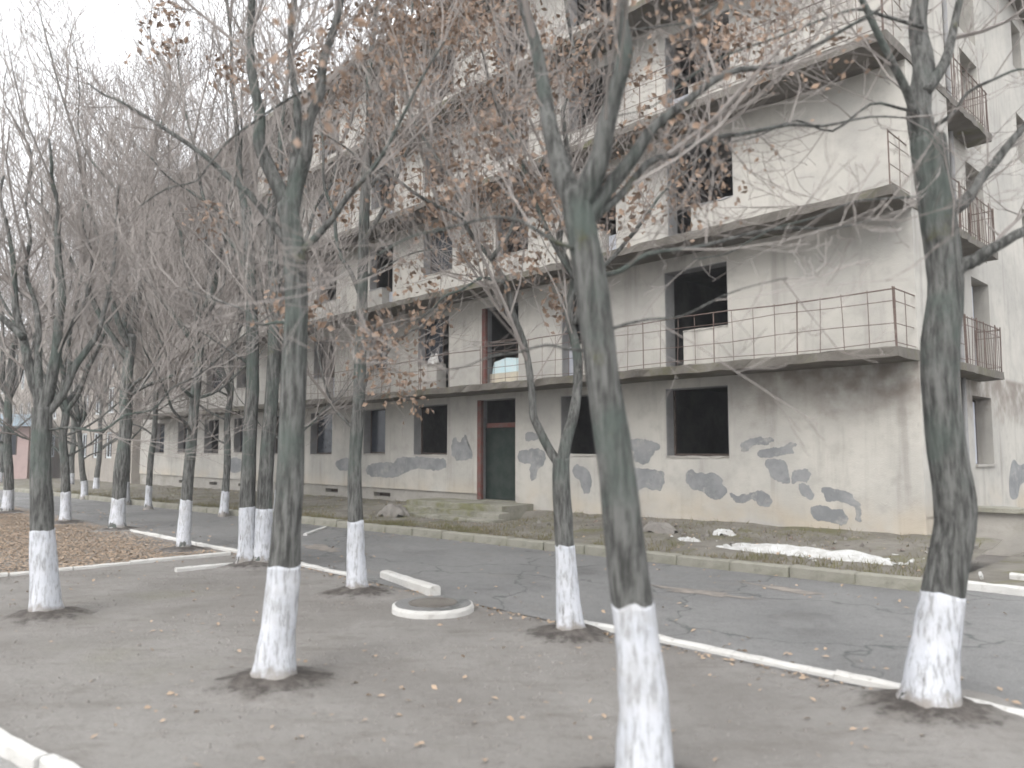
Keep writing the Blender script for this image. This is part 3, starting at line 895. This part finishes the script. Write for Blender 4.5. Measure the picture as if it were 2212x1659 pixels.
# ------------------------------------------------------------------ trees
R = random.Random(4)
TWIG = 0.0024
class Crown:
    def __init__(s): s.V, s.F, s.tips = [], [], []
def grow(cr, rng, p, d, L, r, level, maxl, up, dens):
    """one branch of the crown and everything that grows from it"""
    n = 4 if level <= 2 else 3
    pts = [p.copy()]
    dirs = [d]
    q = p.copy(); dd = d.copy()
    st = L / n
    wob = 0.2 if level <= 2 else 0.24
    for i in range(n):
        dd = Vector((dd.x + rng.uniform(-wob, wob), dd.y + rng.uniform(-wob, wob), dd.z + rng.uniform(-wob, wob) + up * 0.13))
        dd.normalize()
        q = q + dd * st
        pts.append(q); dirs.append(dd)
    rt = max(TWIG, r * 0.3)
    rad = [r + (rt - r) * i / n for i in range(n + 1)]
    tube(cr.V, cr.F, pts, rad, 4 if r > 0.014 else 3)
    if level >= maxl:
        cr.tips.append(pts[-1]); cr.tips.append(pts[-2])
        return
    k = max(2, int(round(L * dens[level - 1] * rng.uniform(.8, 1.2))))
    for j in range(k):
        f = 0.15 + 0.83 * (j + rng.random()) / k
        i = min(n - 1, int(f * n)); e = f * n - i
        bp = pts[i].lerp(pts[i + 1], e)
        bd = dirs[i + 1]
        ax = Vector((rng.gauss(0, 1), rng.gauss(0, 1), rng.gauss(0, 1) * .7))
        ax = ax - bd * ax.dot(bd)
        if ax.length < 1e-3: continue
        ax.normalize()
        an = rng.uniform(.45, .95)
        nd = bd * cos(an) + ax * sin(an)
        nd.z += 0.12 * up
        nd.normalize()
        grow(cr, rng, bp, nd, L * rng.uniform(.38, .62) * (1.1 - .45 * f), max(TWIG, (r + (rt - r) * f) * .55), level + 1, maxl, up, dens)

def trunk_mesh(name, pts, rads, m, parent, seed, sides=14, sub=5, knots=0.06, flare=0.0, z_lo=None, z_hi=None, off=0.0):
    P, Rr = [], []
    for i in range(len(pts) - 1):
        p0 = pts[max(i - 1, 0)]; p1 = pts[i]; p2 = pts[i + 1]; p3 = pts[min(i + 2, len(pts) - 1)]
        for j in range(sub):
            t = j / sub
            P.append(0.5 * ((2 * p1) + (p2 - p0) * t + (2 * p0 - 5 * p1 + 4 * p2 - p3) * t * t + (3 * p1 - p0 - 3 * p2 + p3) * t ** 3))
            Rr.append(rads[i] + (rads[i + 1] - rads[i]) * t)
    P.append(pts[-1].copy()); Rr.append(rads[-1])
    if z_hi is not None:
        q = [(p, r) for p, r in zip(P, Rr) if p.z <= z_hi]
        P2 = [a for a, _ in q]; R2 = [b for _, b in q]
        nx = len(P2)
        if nx < len(P):
            f = (z_hi - P[nx - 1].z) / max(1e-6, P[nx].z - P[nx - 1].z)
            P2.append(P[nx - 1].lerp(P[nx], f)); R2.append(Rr[nx - 1] + (Rr[nx] - Rr[nx - 1]) * f)
        P, Rr = P2, R2
        fine_p, fine_r = [], []
        for i in range(len(P) - 1):
            for j in range(3):
                fine_p.append(P[i].lerp(P[i + 1], j / 3)); fine_r.append(Rr[i] + (Rr[i + 1] - Rr[i]) * j / 3)
        fine_p.append(P[-1]); fine_r.append(Rr[-1]); P, Rr = fine_p, fine_r
    V, F = [], []
    tube(V, F, P, [1.0] * len(P), sides, True)
    n = len(P)
    rng = random.Random(seed)
    for i in range(n):
        for k in range(sides):
            v = V[i * sides + k]
            d = v - P[i]
            kz = P[i].z
            nn = mnoise.noise((d.x * 1.3 + seed * 7.1, d.y * 1.3, kz * 1.6)) * knots * 1.2 + mnoise.noise((d.x * 3, d.y * 3 + seed, kz * 5)) * knots * .6
            fl = flare * max(0, 1 - kz / 0.5) ** 2 * (1 + .35 * sin(k * 2 * pi / sides * 4 + seed)) + .3 * max(0, 1 - max(kz, 0) / .22) ** 2 * (.6 + .7 * sin(k * 2 * pi / sides * 3 + seed * 2))
            rr = Rr[i] * (1 + nn + fl) + off
            if z_hi is not None and i == n - 1: pass
            V[i * sides + k] = P[i] + d * rr
    if z_hi is not None:
        # ragged upper edge of the paint
        for k in range(sides):
            V[(n - 1) * sides + k].z += .05 * mnoise.noise((cos(2 * pi * k / sides) * 1.3, sin(2 * pi * k / sides) * 1.3, seed * 2.3)) + rng.uniform(-.006, .006)
    o = link(name, V, F, m, parent, True)
    return o, P, Rr

def leaves(name, tips, n, size, m, parent, rng, spread=.12):
    V, F = [], []
    for _ in range(n):
        p = tips[rng.randrange(len(tips))] + Vector((rng.gauss(0, spread), rng.gauss(0, spread), rng.gauss(0, spread)))
        a = Vector((rng.gauss(0, 1), rng.gauss(0, 1), rng.gauss(0, 1) - .6)).normalized()
        b = a.cross(Vector((rng.gauss(0, 1), rng.gauss(0, 1), rng.gauss(0, 1)))).normalized()
        c = a.cross(b)
        s = size * rng.uniform(.35, 1.5)
        i = len(V)
        V += [p, p + a * s * .5 + b * s * .32 + c * s * .08, p + a * s, p + a * s * .5 - b * s * .32 + c * s * .1]
        F += [(i, i + 1, i + 2), (i, i + 2, i + 3)]
    o = link(name, V, F, m, parent)
    stuff(o)
    return o

def make_tree(label, base, trunk, limbs, white=1.0, seed=1, leafn=0, lsize=.09, dens=(3.2, 5.0, 7.0), sub_len=1.7, maxl=3, stem2=None, twr=.014, leaf_at=None, up=1.0, group='whitewashed street trees', mound=True, rootname='street_tree'):
    """trunk: [(point, radius)], limbs: list of [(point, radius)] in world space"""
    rng = random.Random(seed)
    root = empty(rootname, base)
    tag(root, label, 'tree', group)
    off = Vector(base)
    tp = [p - off for p, _ in trunk]; tr = [r for _, r in trunk]
    trunk_mesh('trunk', tp, tr, 'bark', root, seed, 14, 5, .10, .15)
    trunk_mesh('whitewash', tp, tr, 'whitewash', root, seed, 20, 5, .10, .15, z_hi=white, off=.005)
    if stem2:
        tp2 = [p - off for p, _ in stem2]; tr2 = [r for _, r in stem2]
        trunk_mesh('stem', tp2, tr2, 'bark', root, seed + 3, 14, 5, .07, .3)
        trunk_mesh('whitewash', tp2, tr2, 'whitewash', root, seed + 3, 20, 5, .07, .3, z_hi=white * .97, off=.005)
    cr = Crown()
    for li, lb in enumerate(limbs):
        lp, lr = [], []
        for i, (p, r) in enumerate(lb):                  # limbs bend a little between their joints
            lp.append(p - off); lr.append(r)
            if i < len(lb) - 1:
                p2, r2 = lb[i + 1]
                w = (p2 - p).length * .055
                lp.append((p + p2) * .5 - off + Vector((rng.gauss(0, w), rng.gauss(0, w), rng.gauss(0, w)))); lr.append((r + r2) * .5)
        o, P, Rr = trunk_mesh('limb', lp, lr, 'bark', root, seed * 5 + li, 8, 3, .09, 0)
        n = len(P)
        tot = sum((P[i + 1] - P[i]).length for i in range(n - 1))
        k = max(3, int(tot * dens[0]))
        cum = 0; nxt = tot / k * rng.random()
        for i in range(n - 1):
            sl = (P[i + 1] - P[i]).length
            dr = (P[i + 1] - P[i]).normalized()
            while nxt < cum + sl:
                f = (nxt - cum) / sl
                g_ = nxt / tot
                if g_ > 0.12:
                    ax = Vector((rng.gauss(0, 1), rng.gauss(0, 1), rng.gauss(0, .6)))
                    ax = (ax - dr * ax.dot(dr)).normalized()
                    an = rng.uniform(.5, 1.05)
                    nd = dr * cos(an) + ax * sin(an)
                    nd.z += .18 * up; nd.normalize()
                    rr = min(twr, (Rr[i] * .55)) * rng.uniform(.7, 1.15)
                    big = rng.random() < .22 and Rr[i] > .018
                    Lb = sub_len * rng.uniform(.55, 1.15) * (1.15 - .4 * g_) * (1.75 if big else 1)
                    grow(cr, rng, P[i].lerp(P[i + 1], f), nd, Lb, max(rr, .004) * (1.7 if big else 1), 1, maxl, up, dens[1:] if not big else (dens[1] * .85, dens[2] * .8))
                nxt += tot / k * rng.uniform(.6, 1.4)
            cum += sl
        # the limb's own end goes on as twigs
        dr = (P[-1] - P[-3]).normalized()
        for _ in range(2):
            nd = (dr + Vector((rng.gauss(0, .3), rng.gauss(0, .3), rng.gauss(0, .3)))).normalized()
            grow(cr, rng, P[-1] - dr * .03, nd, sub_len * .8, max(.005, Rr[-1] * .8), 1, maxl, up, dens[1:])
    c = link('crown', cr.V, cr.F, 'twig', root)
    stuff(c)
    if leafn:
        tips = cr.tips
        if leaf_at: tips = [t for t in tips if leaf_at(t + off)] or tips
        # leaves hang on in clusters
        cl = [tips[rng.randrange(len(tips))] for _ in range(max(6, leafn // 85))]
        leaves('dead_leaves', cl, leafn, lsize, 'dead_leaf', root, rng, .17)
    if mound:
        rad = trunk[0][1]
        V, F = [], []
        NA, NRr = 26, 6
        for i in range(NRr + 1):
            f = i / NRr
            for k in range(NA):
                a = 2 * pi * k / NA
                rr = rad * .6 + f * (rad * 2.1 + .30) * (1 + .5 * mnoise.noise((cos(a) * 1.5, sin(a) * 1.5, seed)) + .2 * mnoise.noise((cos(a) * 6, sin(a) * 6, seed)))
                h = .095 * (1 - f) ** 1.2 + .035 * mnoise.noise((rr * cos(a) * 7, rr * sin(a) * 7, seed + 3)) * (1 - .6 * f) - .022 * f
                V.append((rr * cos(a), rr * sin(a), h + .004))
        for i in range(NRr):
            for k in range(NA):
                k2 = (k + 1) % NA
                F.append((i * NA + k, (i + 1) * NA + k, (i + 1) * NA + k2, i * NA + k2))
        o = link('soil_mound', V, F, 'soil', None, True)
        o.location = base
        struct(o)
    return root

def PL(Y, pts, r0, r1, dy=0.0):
    """polyline of measured directions at forward distance Y (drifting by dy), radii tapering r0 to r1"""
    n = len(pts)
    out = []
    for i, (x, y) in enumerate(pts):
        f = i / (n - 1)
        out.append((pix(x, y, Y + dy * f), r0 + (r1 - r0) * f ** .75))
    return out
def ground_trunk(base, Y, pts, r0, r1):
    q = PL(Y, pts, r0 * .86, r1)
    q[0] = (q[0][0], r0 * .93)
    b = Vector((base.x, base.y, -0.08))
    return [(b, r0 * 1.04), (Vector((base.x, base.y, 0.12)).lerp(q[0][0], .25), r0)] + q

GRP = 'whitewashed street trees'
# nearest tree, base just below the frame
b = Vector((0.78, 4.68, 0))
make_tree('nearest tree, thick trunk with its whitewash cut by the bottom of the picture', b,
    ground_trunk(b, 4.68, [(1390, 1500), (1365, 1290), (1335, 1040), (1302, 820), (1278, 620), (1256, 490), (1245, 415)], .152, .092),
    [PL(4.68, [(1245, 440), (1205, 340), (1182, 240), (1155, 90), (1130, -120), (1105, -420)], .085, .02, .6),
     PL(4.68, [(1252, 440), (1300, 330), (1330, 200), (1343, 40), (1338, -160), (1350, -480)], .08, .02, -.3),
     PL(4.68, [(1268, 470), (1370, 335), (1450, 245), (1530, 182), (1600, 150), (1760, 100), (1900, 20)], .052, .010, .4),
     PL(4.68, [(1270, 480), (1400, 352), (1480, 320), (1600, 290), (1780, 272), (1960, 255)], .030, .006, .9),
     PL(4.68, [(1272, 600), (1400, 548), (1560, 520), (1720, 492), (1900, 470)], .018, .005, .3),
     PL(4.68, [(1262, 540), (1130, 480), (960, 495), (800, 560)], .016, .004, -.3),
     PL(4.68, [(1290, 760), (1180, 745), (1060, 770), (960, 800)], .012, .003, .2),
     PL(4.68, [(1300, 720), (1400, 690), (1560, 640), (1700, 600)], .012, .003, .3)],
    1.10, 11, 420, .055, (3.6, 4.4, 5.6), 1.25, 3, None, .011, None, .8)
# right-hand tree
b = Vector((3.24, 6.18, 0))
make_tree('crooked dark tree at the right in front of the corner of the building', b,
    ground_trunk(b, 6.18, [(2022, 1400), (2045, 1230), (2066, 1110), (2040, 940), (2030, 770), (2042, 610), (2022, 450), (2005, 300)], .185, .135),
    [PL(6.18, [(2008, 330), (1995, 150), (1992, -50), (1985, -350), (1990, -800)], .115, .03, .3),
     PL(6.18, [(2040, 640), (2075, 575), (2130, 545), (2212, 500), (2420, 460)], .075, .03, -.2),
     PL(6.18, [(2022, 470), (2090, 430), (2150, 350), (2212, 275), (2380, 110)], .06, .02, .2),
     PL(6.18, [(2012, 340), (1960, 200), (1890, 60), (1800, -80), (1720, -260)], .05, .012, -.5),
     PL(6.18, [(1998, 200), (2060, 60), (2140, -90), (2230, -320)], .05, .012, .5),
     PL(6.18, [(1995, 60), (1850, 20), (1680, 80), (1500, 160), (1330, 250)], .016, .004, -.8),
     PL(6.18, [(2005, 250), (1880, 225), (1720, 260), (1560, 310), (1400, 370)], .014, .004, -.6),
     PL(6.18, [(1995, -60), (1800, -90), (1600, -30), (1400, 60), (1180, 180)], .016, .004, -.9),
     PL(6.18, [(2020, 420), (1900, 430), (1760, 470), (1620, 520), (1500, 560)], .012, .004, -.5),
     PL(6.18, [(2005, 280), (2090, 200), (2200, 150), (2350, 120)], .02, .005, -.4)],
    0.87, 12, 800, .055, (3.6, 4.4, 5.6), 1.4, 3, None, .012, None, .7)
# tree behind the nearest one, forking low
b = Vector((0.64, 8.67, 0))
make_tree('low forking tree in front of the window right of the entrance', b,
    ground_trunk(b, 8.67, [(1226, 1270), (1218, 1140), (1213, 1040), (1213, 990)], .128, .095),
    [PL(8.67, [(1213, 1010), (1168, 935), (1150, 870), (1132, 740), (1092, 610), (1058, 555), (1000, 470), (930, 320), (880, 120), (850, -150)], .056, .012, .5),
     PL(8.67, [(1213, 1015), (1238, 900), (1246, 760), (1240, 600), (1226, 440), (1216, 240), (1222, 0), (1230, -300)], .075, .014, .3),
     PL(8.67, [(1092, 610), (1040, 600), (960, 640), (900, 690), (830, 740)], .022, .005, .3),
     PL(8.67, [(1060, 560), (1120, 440), (1180, 320), (1210, 180)], .03, .006, .6),
     PL(8.67, [(1000, 470), (900, 420), (800, 360), (700, 290)], .028, .006, .2),
     PL(8.67, [(1244, 700), (1320, 560), (1420, 430), (1520, 330), (1600, 220)], .035, .006, .5),
     PL(8.67, [(1240, 600), (1150, 420), (1080, 250), (1030, 60)], .035, .007, -.4)],
    0.97, 13, 6500, .08, (3.6, 4.4, 5.4), 1.7, 3, None, .014, None, 1.0)
# centre-left near tree
b = Vector((-2.06, 6.89, 0))
make_tree('leaning thick tree at centre left with a broad tall whitewashed base', b,
    ground_trunk(b, 6.89, [(604, 1330), (618, 1180), (628, 1000), (634, 820), (640, 660), (634, 530), (620, 440)], .160, .092),
    [PL(6.89, [(620, 460), (590, 380), (562, 250), (540, 80), (522, -150), (500, -450)], .085, .018, .4),
     PL(6.89, [(630, 470), (662, 330), (692, 200), (722, 60), (760, -140), (800, -420)], .075, .016, -.3),
     PL(6.89, [(622, 480), (640, 300), (630, 150), (640, -40), (650, -300)], .06, .014, .6),
     PL(6.89, [(632, 540), (540, 420), (440, 335), (330, 262), (250, 215), (190, 180)], .04, .008, .3),
     PL(6.89, [(690, 210), (653, 198), (552, 261), (467, 336), (422, 392), (299, 448)], .016, .006, -.3),
     PL(6.89, [(634, 560), (720, 470), (800, 370), (880, 230), (960, 90)], .04, .008, -.2),
     PL(6.89, [(640, 700), (560, 700), (470, 650), (380, 620)], .018, .004, .4)],
    1.0, 14, 0, .09, (4.2, 4.8, 6.0), 1.6, 3, None, .013, None, 1.0)
# slender tree beside the manhole
b = Vector((-2.2, 11.16, 0))
make_tree('slender straight tree just left of the manhole and loose kerb', b,
    ground_trunk(b, 11.16, [(768, 1150), (767, 1000), (776, 850), (782, 660), (786, 500), (792, 360)], .125, .068),
    [PL(11.16, [(791, 380), (798, 240), (806, 80), (815, -120), (830, -350)], .07, .014, .4),
     PL(11.16, [(774, 870), (800, 800), (850, 745), (930, 700), (1000, 630)], .03, .007, -.2),
     PL(11.16, [(783, 650), (730, 540), (700, 400), (690, 250), (700, 80)], .04, .008, .3),
     PL(11.16, [(786, 520), (850, 400), (900, 280), (930, 120), (960, -60)], .04, .008, -.3),
     PL(11.16, [(790, 420), (880, 330), (980, 260), (1080, 200)], .03, .006, .5),
     PL(11.16, [(770, 930), (720, 880), (695, 800), (680, 700)], .03, .008, .3),
     PL(11.16, [(784, 600), (860, 560), (940, 540), (1040, 560)], .022, .005, .3)],
    1.0, 15, 7500, .09, (3.6, 4.2, 5.2), 1.9, 3, None, .015, lambda p: p.z > 5.2, 1.0)
# twin-stemmed tree
b = Vector((-4.54, 13.83, 0))
bA = pix(532, 1215, 13.83); bB = pix(568, 1215, 13.83)
tA = [(Vector((bA.x, 13.83, -.08)), .15)] + PL(13.83, [(534, 1120), (537, 1000), (546, 800), (541, 620), (532, 450)], .145, .09)
tB = [(Vector((bB.x, 13.85, -.08)), .15)] + PL(13.85, [(570, 1120), (576, 1000), (590, 800), (592, 620), (584, 470)], .145, .09)
make_tree('twin stemmed tree with a wide whitewashed base behind the centre left tree', b, tA,
    [PL(13.83, [(532, 460), (515, 330), (500, 180), (490, 0), (480, -250)], .07, .014, .4),
     PL(13.85, [(584, 480), (605, 330), (620, 180), (640, 0), (650, -250)], .07, .014, -.3),
     PL(13.83, [(541, 620), (480, 500), (430, 380), (400, 240), (380, 80)], .05, .01, .5),
     PL(13.85, [(592, 640), (660, 520), (720, 390), (760, 260), (780, 100)], .05, .01, .2),
     PL(13.83, [(545, 790), (500, 760), (440, 720), (380, 700)], .035, .007, -.5),
     PL(13.83, [(535, 500), (450, 440), (360, 380), (280, 300)], .04, .008, -.4)],
    1.0, 16, 0, .12, (3.6, 4.3, 5.4), 2.1, 3, tB, .016, None, 1.0)

TWIG_FAR = 0.0034
def generic(label, base, dia, lean, fork, height, seed, white=1.0, nl=5, leafn=0, dens=(3.2, 3.7, 4.8), sub=2.3, spread=.65, mound=True):
    global TWIG
    TWIG = TWIG_FAR
    rng = random.Random(seed * 17)
    b = Vector(base)
    r = dia / 2
    tp = [(b + Vector((0, 0, -.08)), r * 1.05)]
    n = 6
    for i in range(1, n + 1):
        f = i / n
        tp.append((b + Vector((lean[0] * f + rng.uniform(-.05, .05), lean[1] * f + rng.uniform(-.05, .05), fork * f)), r * (1 - .35 * f)))
    limbs = []
    top = tp[-1][0]
    for k in range(nl):
        a = 2 * pi * (k + rng.random() * .7) / nl
        L = (height - fork) * rng.uniform(.8, 1.05)
        tilt = spread * rng.uniform(.35, 1.2) if k else .08
        st = tp[-1][0].lerp(tp[-2][0], rng.uniform(0, 1.0) if k else 0)
        q = []
        m = 5
        for i in range(m + 1):
            f = i / m
            h = L * f * cos(tilt * (1 - .5 * f))
            o = L * sin(tilt) * f * (1 - .28 * f)
            q.append((st + Vector((cos(a) * o + rng.uniform(-.38, .38) * f, sin(a) * o + rng.uniform(-.38, .38) * f, h)), max(.008, r * (.5 if k else .6) * (1 - .9 * f ** .8))))
        limbs.append(q)
    for k in range(3):
        a = rng.uniform(0, 2 * pi)
        z = fork * rng.uniform(.55, .85)
        i = min(n - 1, int(z / fork * n))
        st = tp[i][0]
        L = rng.uniform(1.5, 2.8)
        limbs.append([(st, r * .28), (st + Vector((cos(a) * L * .4, sin(a) * L * .4, L * .22)), r * .2), (st + Vector((cos(a) * L * .75, sin(a) * L * .75, L * .55)), r * .12), (st + Vector((cos(a) * L, sin(a) * L, L * .9)), .006)])
    return make_tree(label, base, tp, limbs, white, seed, leafn, .13, dens, sub, 3, None, .016, None, 1.0, mound=mound)

TWIG = 0.0026
# left foreground tree with three heavy limbs
b = Vector((-5.67, 9.61, 0))
make_tree('dark tree at the left with three heavy upright limbs and a leaning whitewashed base', b,
    ground_trunk(b, 9.61, [(93, 1180), (88, 1040), (90, 940), (92, 880)], .150, .112),
    [PL(9.61, [(88, 900), (70, 820), (48, 720), (32, 620), (18, 500), (8, 380)], .085, .014, .4),
     PL(9.61, [(94, 890), (122, 760), (134, 640), (124, 500), (112, 390), (106, 300)], .085, .014, -.3),
     PL(9.61, [(96, 900), (160, 795), (210, 722), (236, 630), (250, 520), (258, 400)], .06, .012, .3),
     PL(9.61, [(94, 930), (220, 930), (330, 885), (420, 815), (504, 742), (640, 640)], .018, .005, -.4),
     PL(9.61, [(92, 880), (82, 760), (72, 640), (66, 500), (70, 370)], .06, .012, .7),
     PL(9.61, [(120, 770), (180, 660), (196, 540), (184, 420)], .04, .008, .6),
     PL(9.61, [(50, 730), (-40, 660), (-110, 560), (-160, 460)], .05, .01, .2)],
    1.03, 18, 0, .1, (4.0, 4.6, 5.6), 1.9, 3, None, .016, None, 1.2)
generic('thin tree between the twin stemmed tree and the dark trunked far left trees', (-6.65, 15.86, 0), .25, (.25, 0, 0), 4.6, 11.5, 21, 1.0, 5)
generic('straight dark trunk tree with the leaf covered ground to its left', (-9.98, 19.78, 0), .36, (.12, 0, 0), 5.0, 13.5, 22, .80, 6)
generic('thin tree standing left of the dark trunk beside the leaf covered ground', (-12.36, 21.64, 0), .27, (-.2, 0, 0), 3.6, 11.5, 23, .85, 6)
generic('thin tree on the verge in front of the far ground floor windows', (-8.84, 23.94, 0), .24, (0.1, 0, 0), 4.4, 11, 24, .76, 5, 0, mound=False)
generic('slim tree at the verge before the far left end of the derelict block', (-12.45, 26.74, 0), .22, (.15, 0, 0), 5.0, 12.5, 25, .80, 5, 0, mound=False)
generic('slim tree close behind the straight dark trunk', (-14.34, 29.01, 0), .24, (0, 0, 0), 4.6, 13, 26, .85, 5, 0, mound=False)
generic('small far tree with a bent trunk before the beige apartment block', (-17.7, 32.3, 0), .26, (-.4, 0, 0), 3.2, 13, 27, .76, 6, 0, mound=False)
generic('farthest small whitewashed tree before the beige apartment block', (-20.8, 38.97, 0), .27, (.1, 0, 0), 4.2, 14, 28, .65, 6, 0, mound=False)
generic('far tree at the left edge of the picture with a whitewashed base', (-16.24, 25.14, 0), .32, (-.2, 0, 0), 4.4, 11.5, 29, .75, 6)
generic('thin tree glimpsed right behind the leaning centre left tree', (-7.22, 23.95, 0), .22, (.2, 0, 0), 4.6, 11, 30, .8, 5, 0, mound=False)
generic('bare tree rising beyond the shop at the far left', (-31.0, 47.0, 0), .34, (.3, 0, 0), 4.6, 12, 31, .7, 6, 0, (2.2, 3.0, 4.0), 2.6, mound=False)
generic('tall bare tree between the shop and the beige apartment block', (-25.2, 44.5, 0), .34, (0, 0, 0), 4.6, 13.5, 32, .7, 6, 0, (2.2, 3.0, 4.0), 2.6, mound=False)

# ------------------------------------------------------------------ fallen leaves, litter and grass
def scatter(name, n, fpos, size, m, seed, flat=.35):
    rng = random.Random(seed)
    V, F = [], []
    for _ in range(n):
        p = fpos(rng)
        if p is None: continue
        an = rng.uniform(0, 2 * pi)
        nrm = Vector((rng.gauss(0, flat), rng.gauss(0, flat), 1)).normalized()
        a = Vector((cos(an), sin(an), 0)); a = (a - nrm * a.dot(nrm)).normalized()
        b_ = nrm.cross(a)
        s = size * rng.uniform(.5, 1.25)
        i = len(V)
        V += [p - a * s * .5, p + b_ * s * .3 + nrm * s * .1, p + a * s * .5 + nrm * s * .05, p - b_ * s * .3 + nrm * s * .12]
        F += [(i, i + 1, i + 2), (i, i + 2, i + 3)]
    o = link(name, V, F, m)
    stuff(o)
    return o
def f_strip(rng):
    u = rng.uniform(-6, 26); t = rng.uniform(-13.0, -7.9)
    if rng.random() < .3:
        t = -7.86 - abs(rng.gauss(0, .12)); u = rng.uniform(-6, 10)
        return W(u, t, max(earth_z(u, t), -.004) + .012)
    if mnoise.noise((u * .5, t * .5, 4)) + rng.uniform(-.3, .3) < -.05: return None
    return W(u, t, max(earth_z(u, t), -.004) + .012)
o = scatter('fallen_leaves', 1700, f_strip, .062, 'litter', 3)
tag(o, 'brown fallen leaves scattered over the bare earth under the trees', 'leaves')
def clods(n, seed):
    rng = random.Random(seed)
    V, F = [], []
    for _ in range(n):
        u = rng.uniform(-5, 14); t = rng.uniform(-13.3, -7.85)
        if mnoise.noise((u * .9, t * .9, 21)) < -.05: continue
        r_ = .004 + .02 * rng.random() ** 4
        p = W(u, t, earth_z(u, t) + r_ * .2)
        i = len(V)
        a0 = rng.uniform(0, 6)
        for k in range(4):
            an = a0 + k * pi / 2
            V.append(p + Vector((cos(an) * r_ * rng.uniform(.7, 1.4), sin(an) * r_ * rng.uniform(.7, 1.4), -r_ * .3)))
        V.append(p + Vector((0, 0, r_ * rng.uniform(.5, .9))))
        F += [(i + k, i + (k + 1) % 4, i + 4) for k in range(4)]
    o = link('clods', V, F, 'dirt')
    stuff(o)
    tag(o, 'small clods and grit lying on the bare earth under the trees', 'clods')
clods(16000, 31)
def f_path(rng):
    u = rng.uniform(-4, 26); t = rng.choice((rng.gauss(-7.4, .3), rng.gauss(-3.4, .5), rng.uniform(-7.6, -3)))
    if t < -7.62 or t > k2_t(u) - .12: return None
    return W(u, t, .014)
o = scatter('fallen_leaves', 520, f_path, .07, 'litter', 5)
tag(o, 'sparse fallen leaves along the edges of the asphalt path', 'leaves')
def f_litter(rng):
    u = rng.uniform(9.8, 27); t = rng.uniform(-13.0, -8.0)
    e = 1.0 - abs((t + 10.4) / 2.5) ** 3
    if rng.random() > e + .2 * mnoise.noise((u, t, 8)): return None
    return W(u, t, max(earth_z(u, t), 0) + .012 + rng.random() * .008)
o = scatter('leaf_litter', 70000, f_litter, .055, 'litter', 6, .16)
tag(o, 'carpet of orange brown leaves on the ground at the far left', 'leaves')
def f_verge(rng):
    u = rng.uniform(-1, 34); t = rng.uniform(k2_t(u) + .15, 1.0)
    return on_verge(u, t, .012)
o = scatter('fallen_leaves', 900, f_verge, .07, 'litter', 7)
tag(o, 'dry leaves caught on the mossy verge below the building', 'leaves')
def grass(n, seed):
    rng = random.Random(seed)
    V, F = [], []
    for _ in range(n):
        u = rng.uniform(-1, 36) if rng.random() < .8 else rng.uniform(8, 16)
        tk = k2_t(u)
        t = tk + .14 + abs(rng.gauss(0, .55)) if rng.random() < .6 else rng.uniform(tk + .14, 1.05)
        if t > 1.05 or (9.7 < u < 14.7 and t > -1.0): continue
        if mnoise.noise((u * .8, t * .8, 12)) < -.1: continue
        p = on_verge(u, t, -.01)
        h = rng.uniform(.04, .13)
        a = rng.uniform(0, 2 * pi)
        d = Vector((cos(a), sin(a), 0)) * .008
        l = Vector((rng.gauss(0, .5), rng.gauss(0, .5), 1)) * h
        i = len(V)
        V += [p - d, p + d, p + l]
        F.append((i, i + 1, i + 2))
    o = link('grass', V, F, 'grass')
    stuff(o)
    tag(o, 'short winter grass and moss on the verge below the building', 'grass')
grass(22000, 9)

# ------------------------------------------------------------------ thin wet haze in the air
v, f = box_vf(-905, 905, -905, 905, -1.1, 24)
me = bpy.data.meshes.new('haze')
me.from_pydata(v, [], f)
haze = bpy.data.objects.new('haze', me)
col.objects.link(haze)
stuff(haze)
hm = bpy.data.materials.new('haze_air')
hm.use_nodes = True
hn = hm.node_tree
hn.nodes.remove(hn.nodes['Principled BSDF'])
pv = hn.nodes.new('ShaderNodeVolumePrincipled')
pv.inputs['Density'].default_value = 0.0013
pv.inputs['Color'].default_value = (0.92, 0.93, 0.95, 1)
hn.links.new(pv.outputs[0], hn.nodes['Material Output'].inputs['Volume'])
me.materials.append(hm)
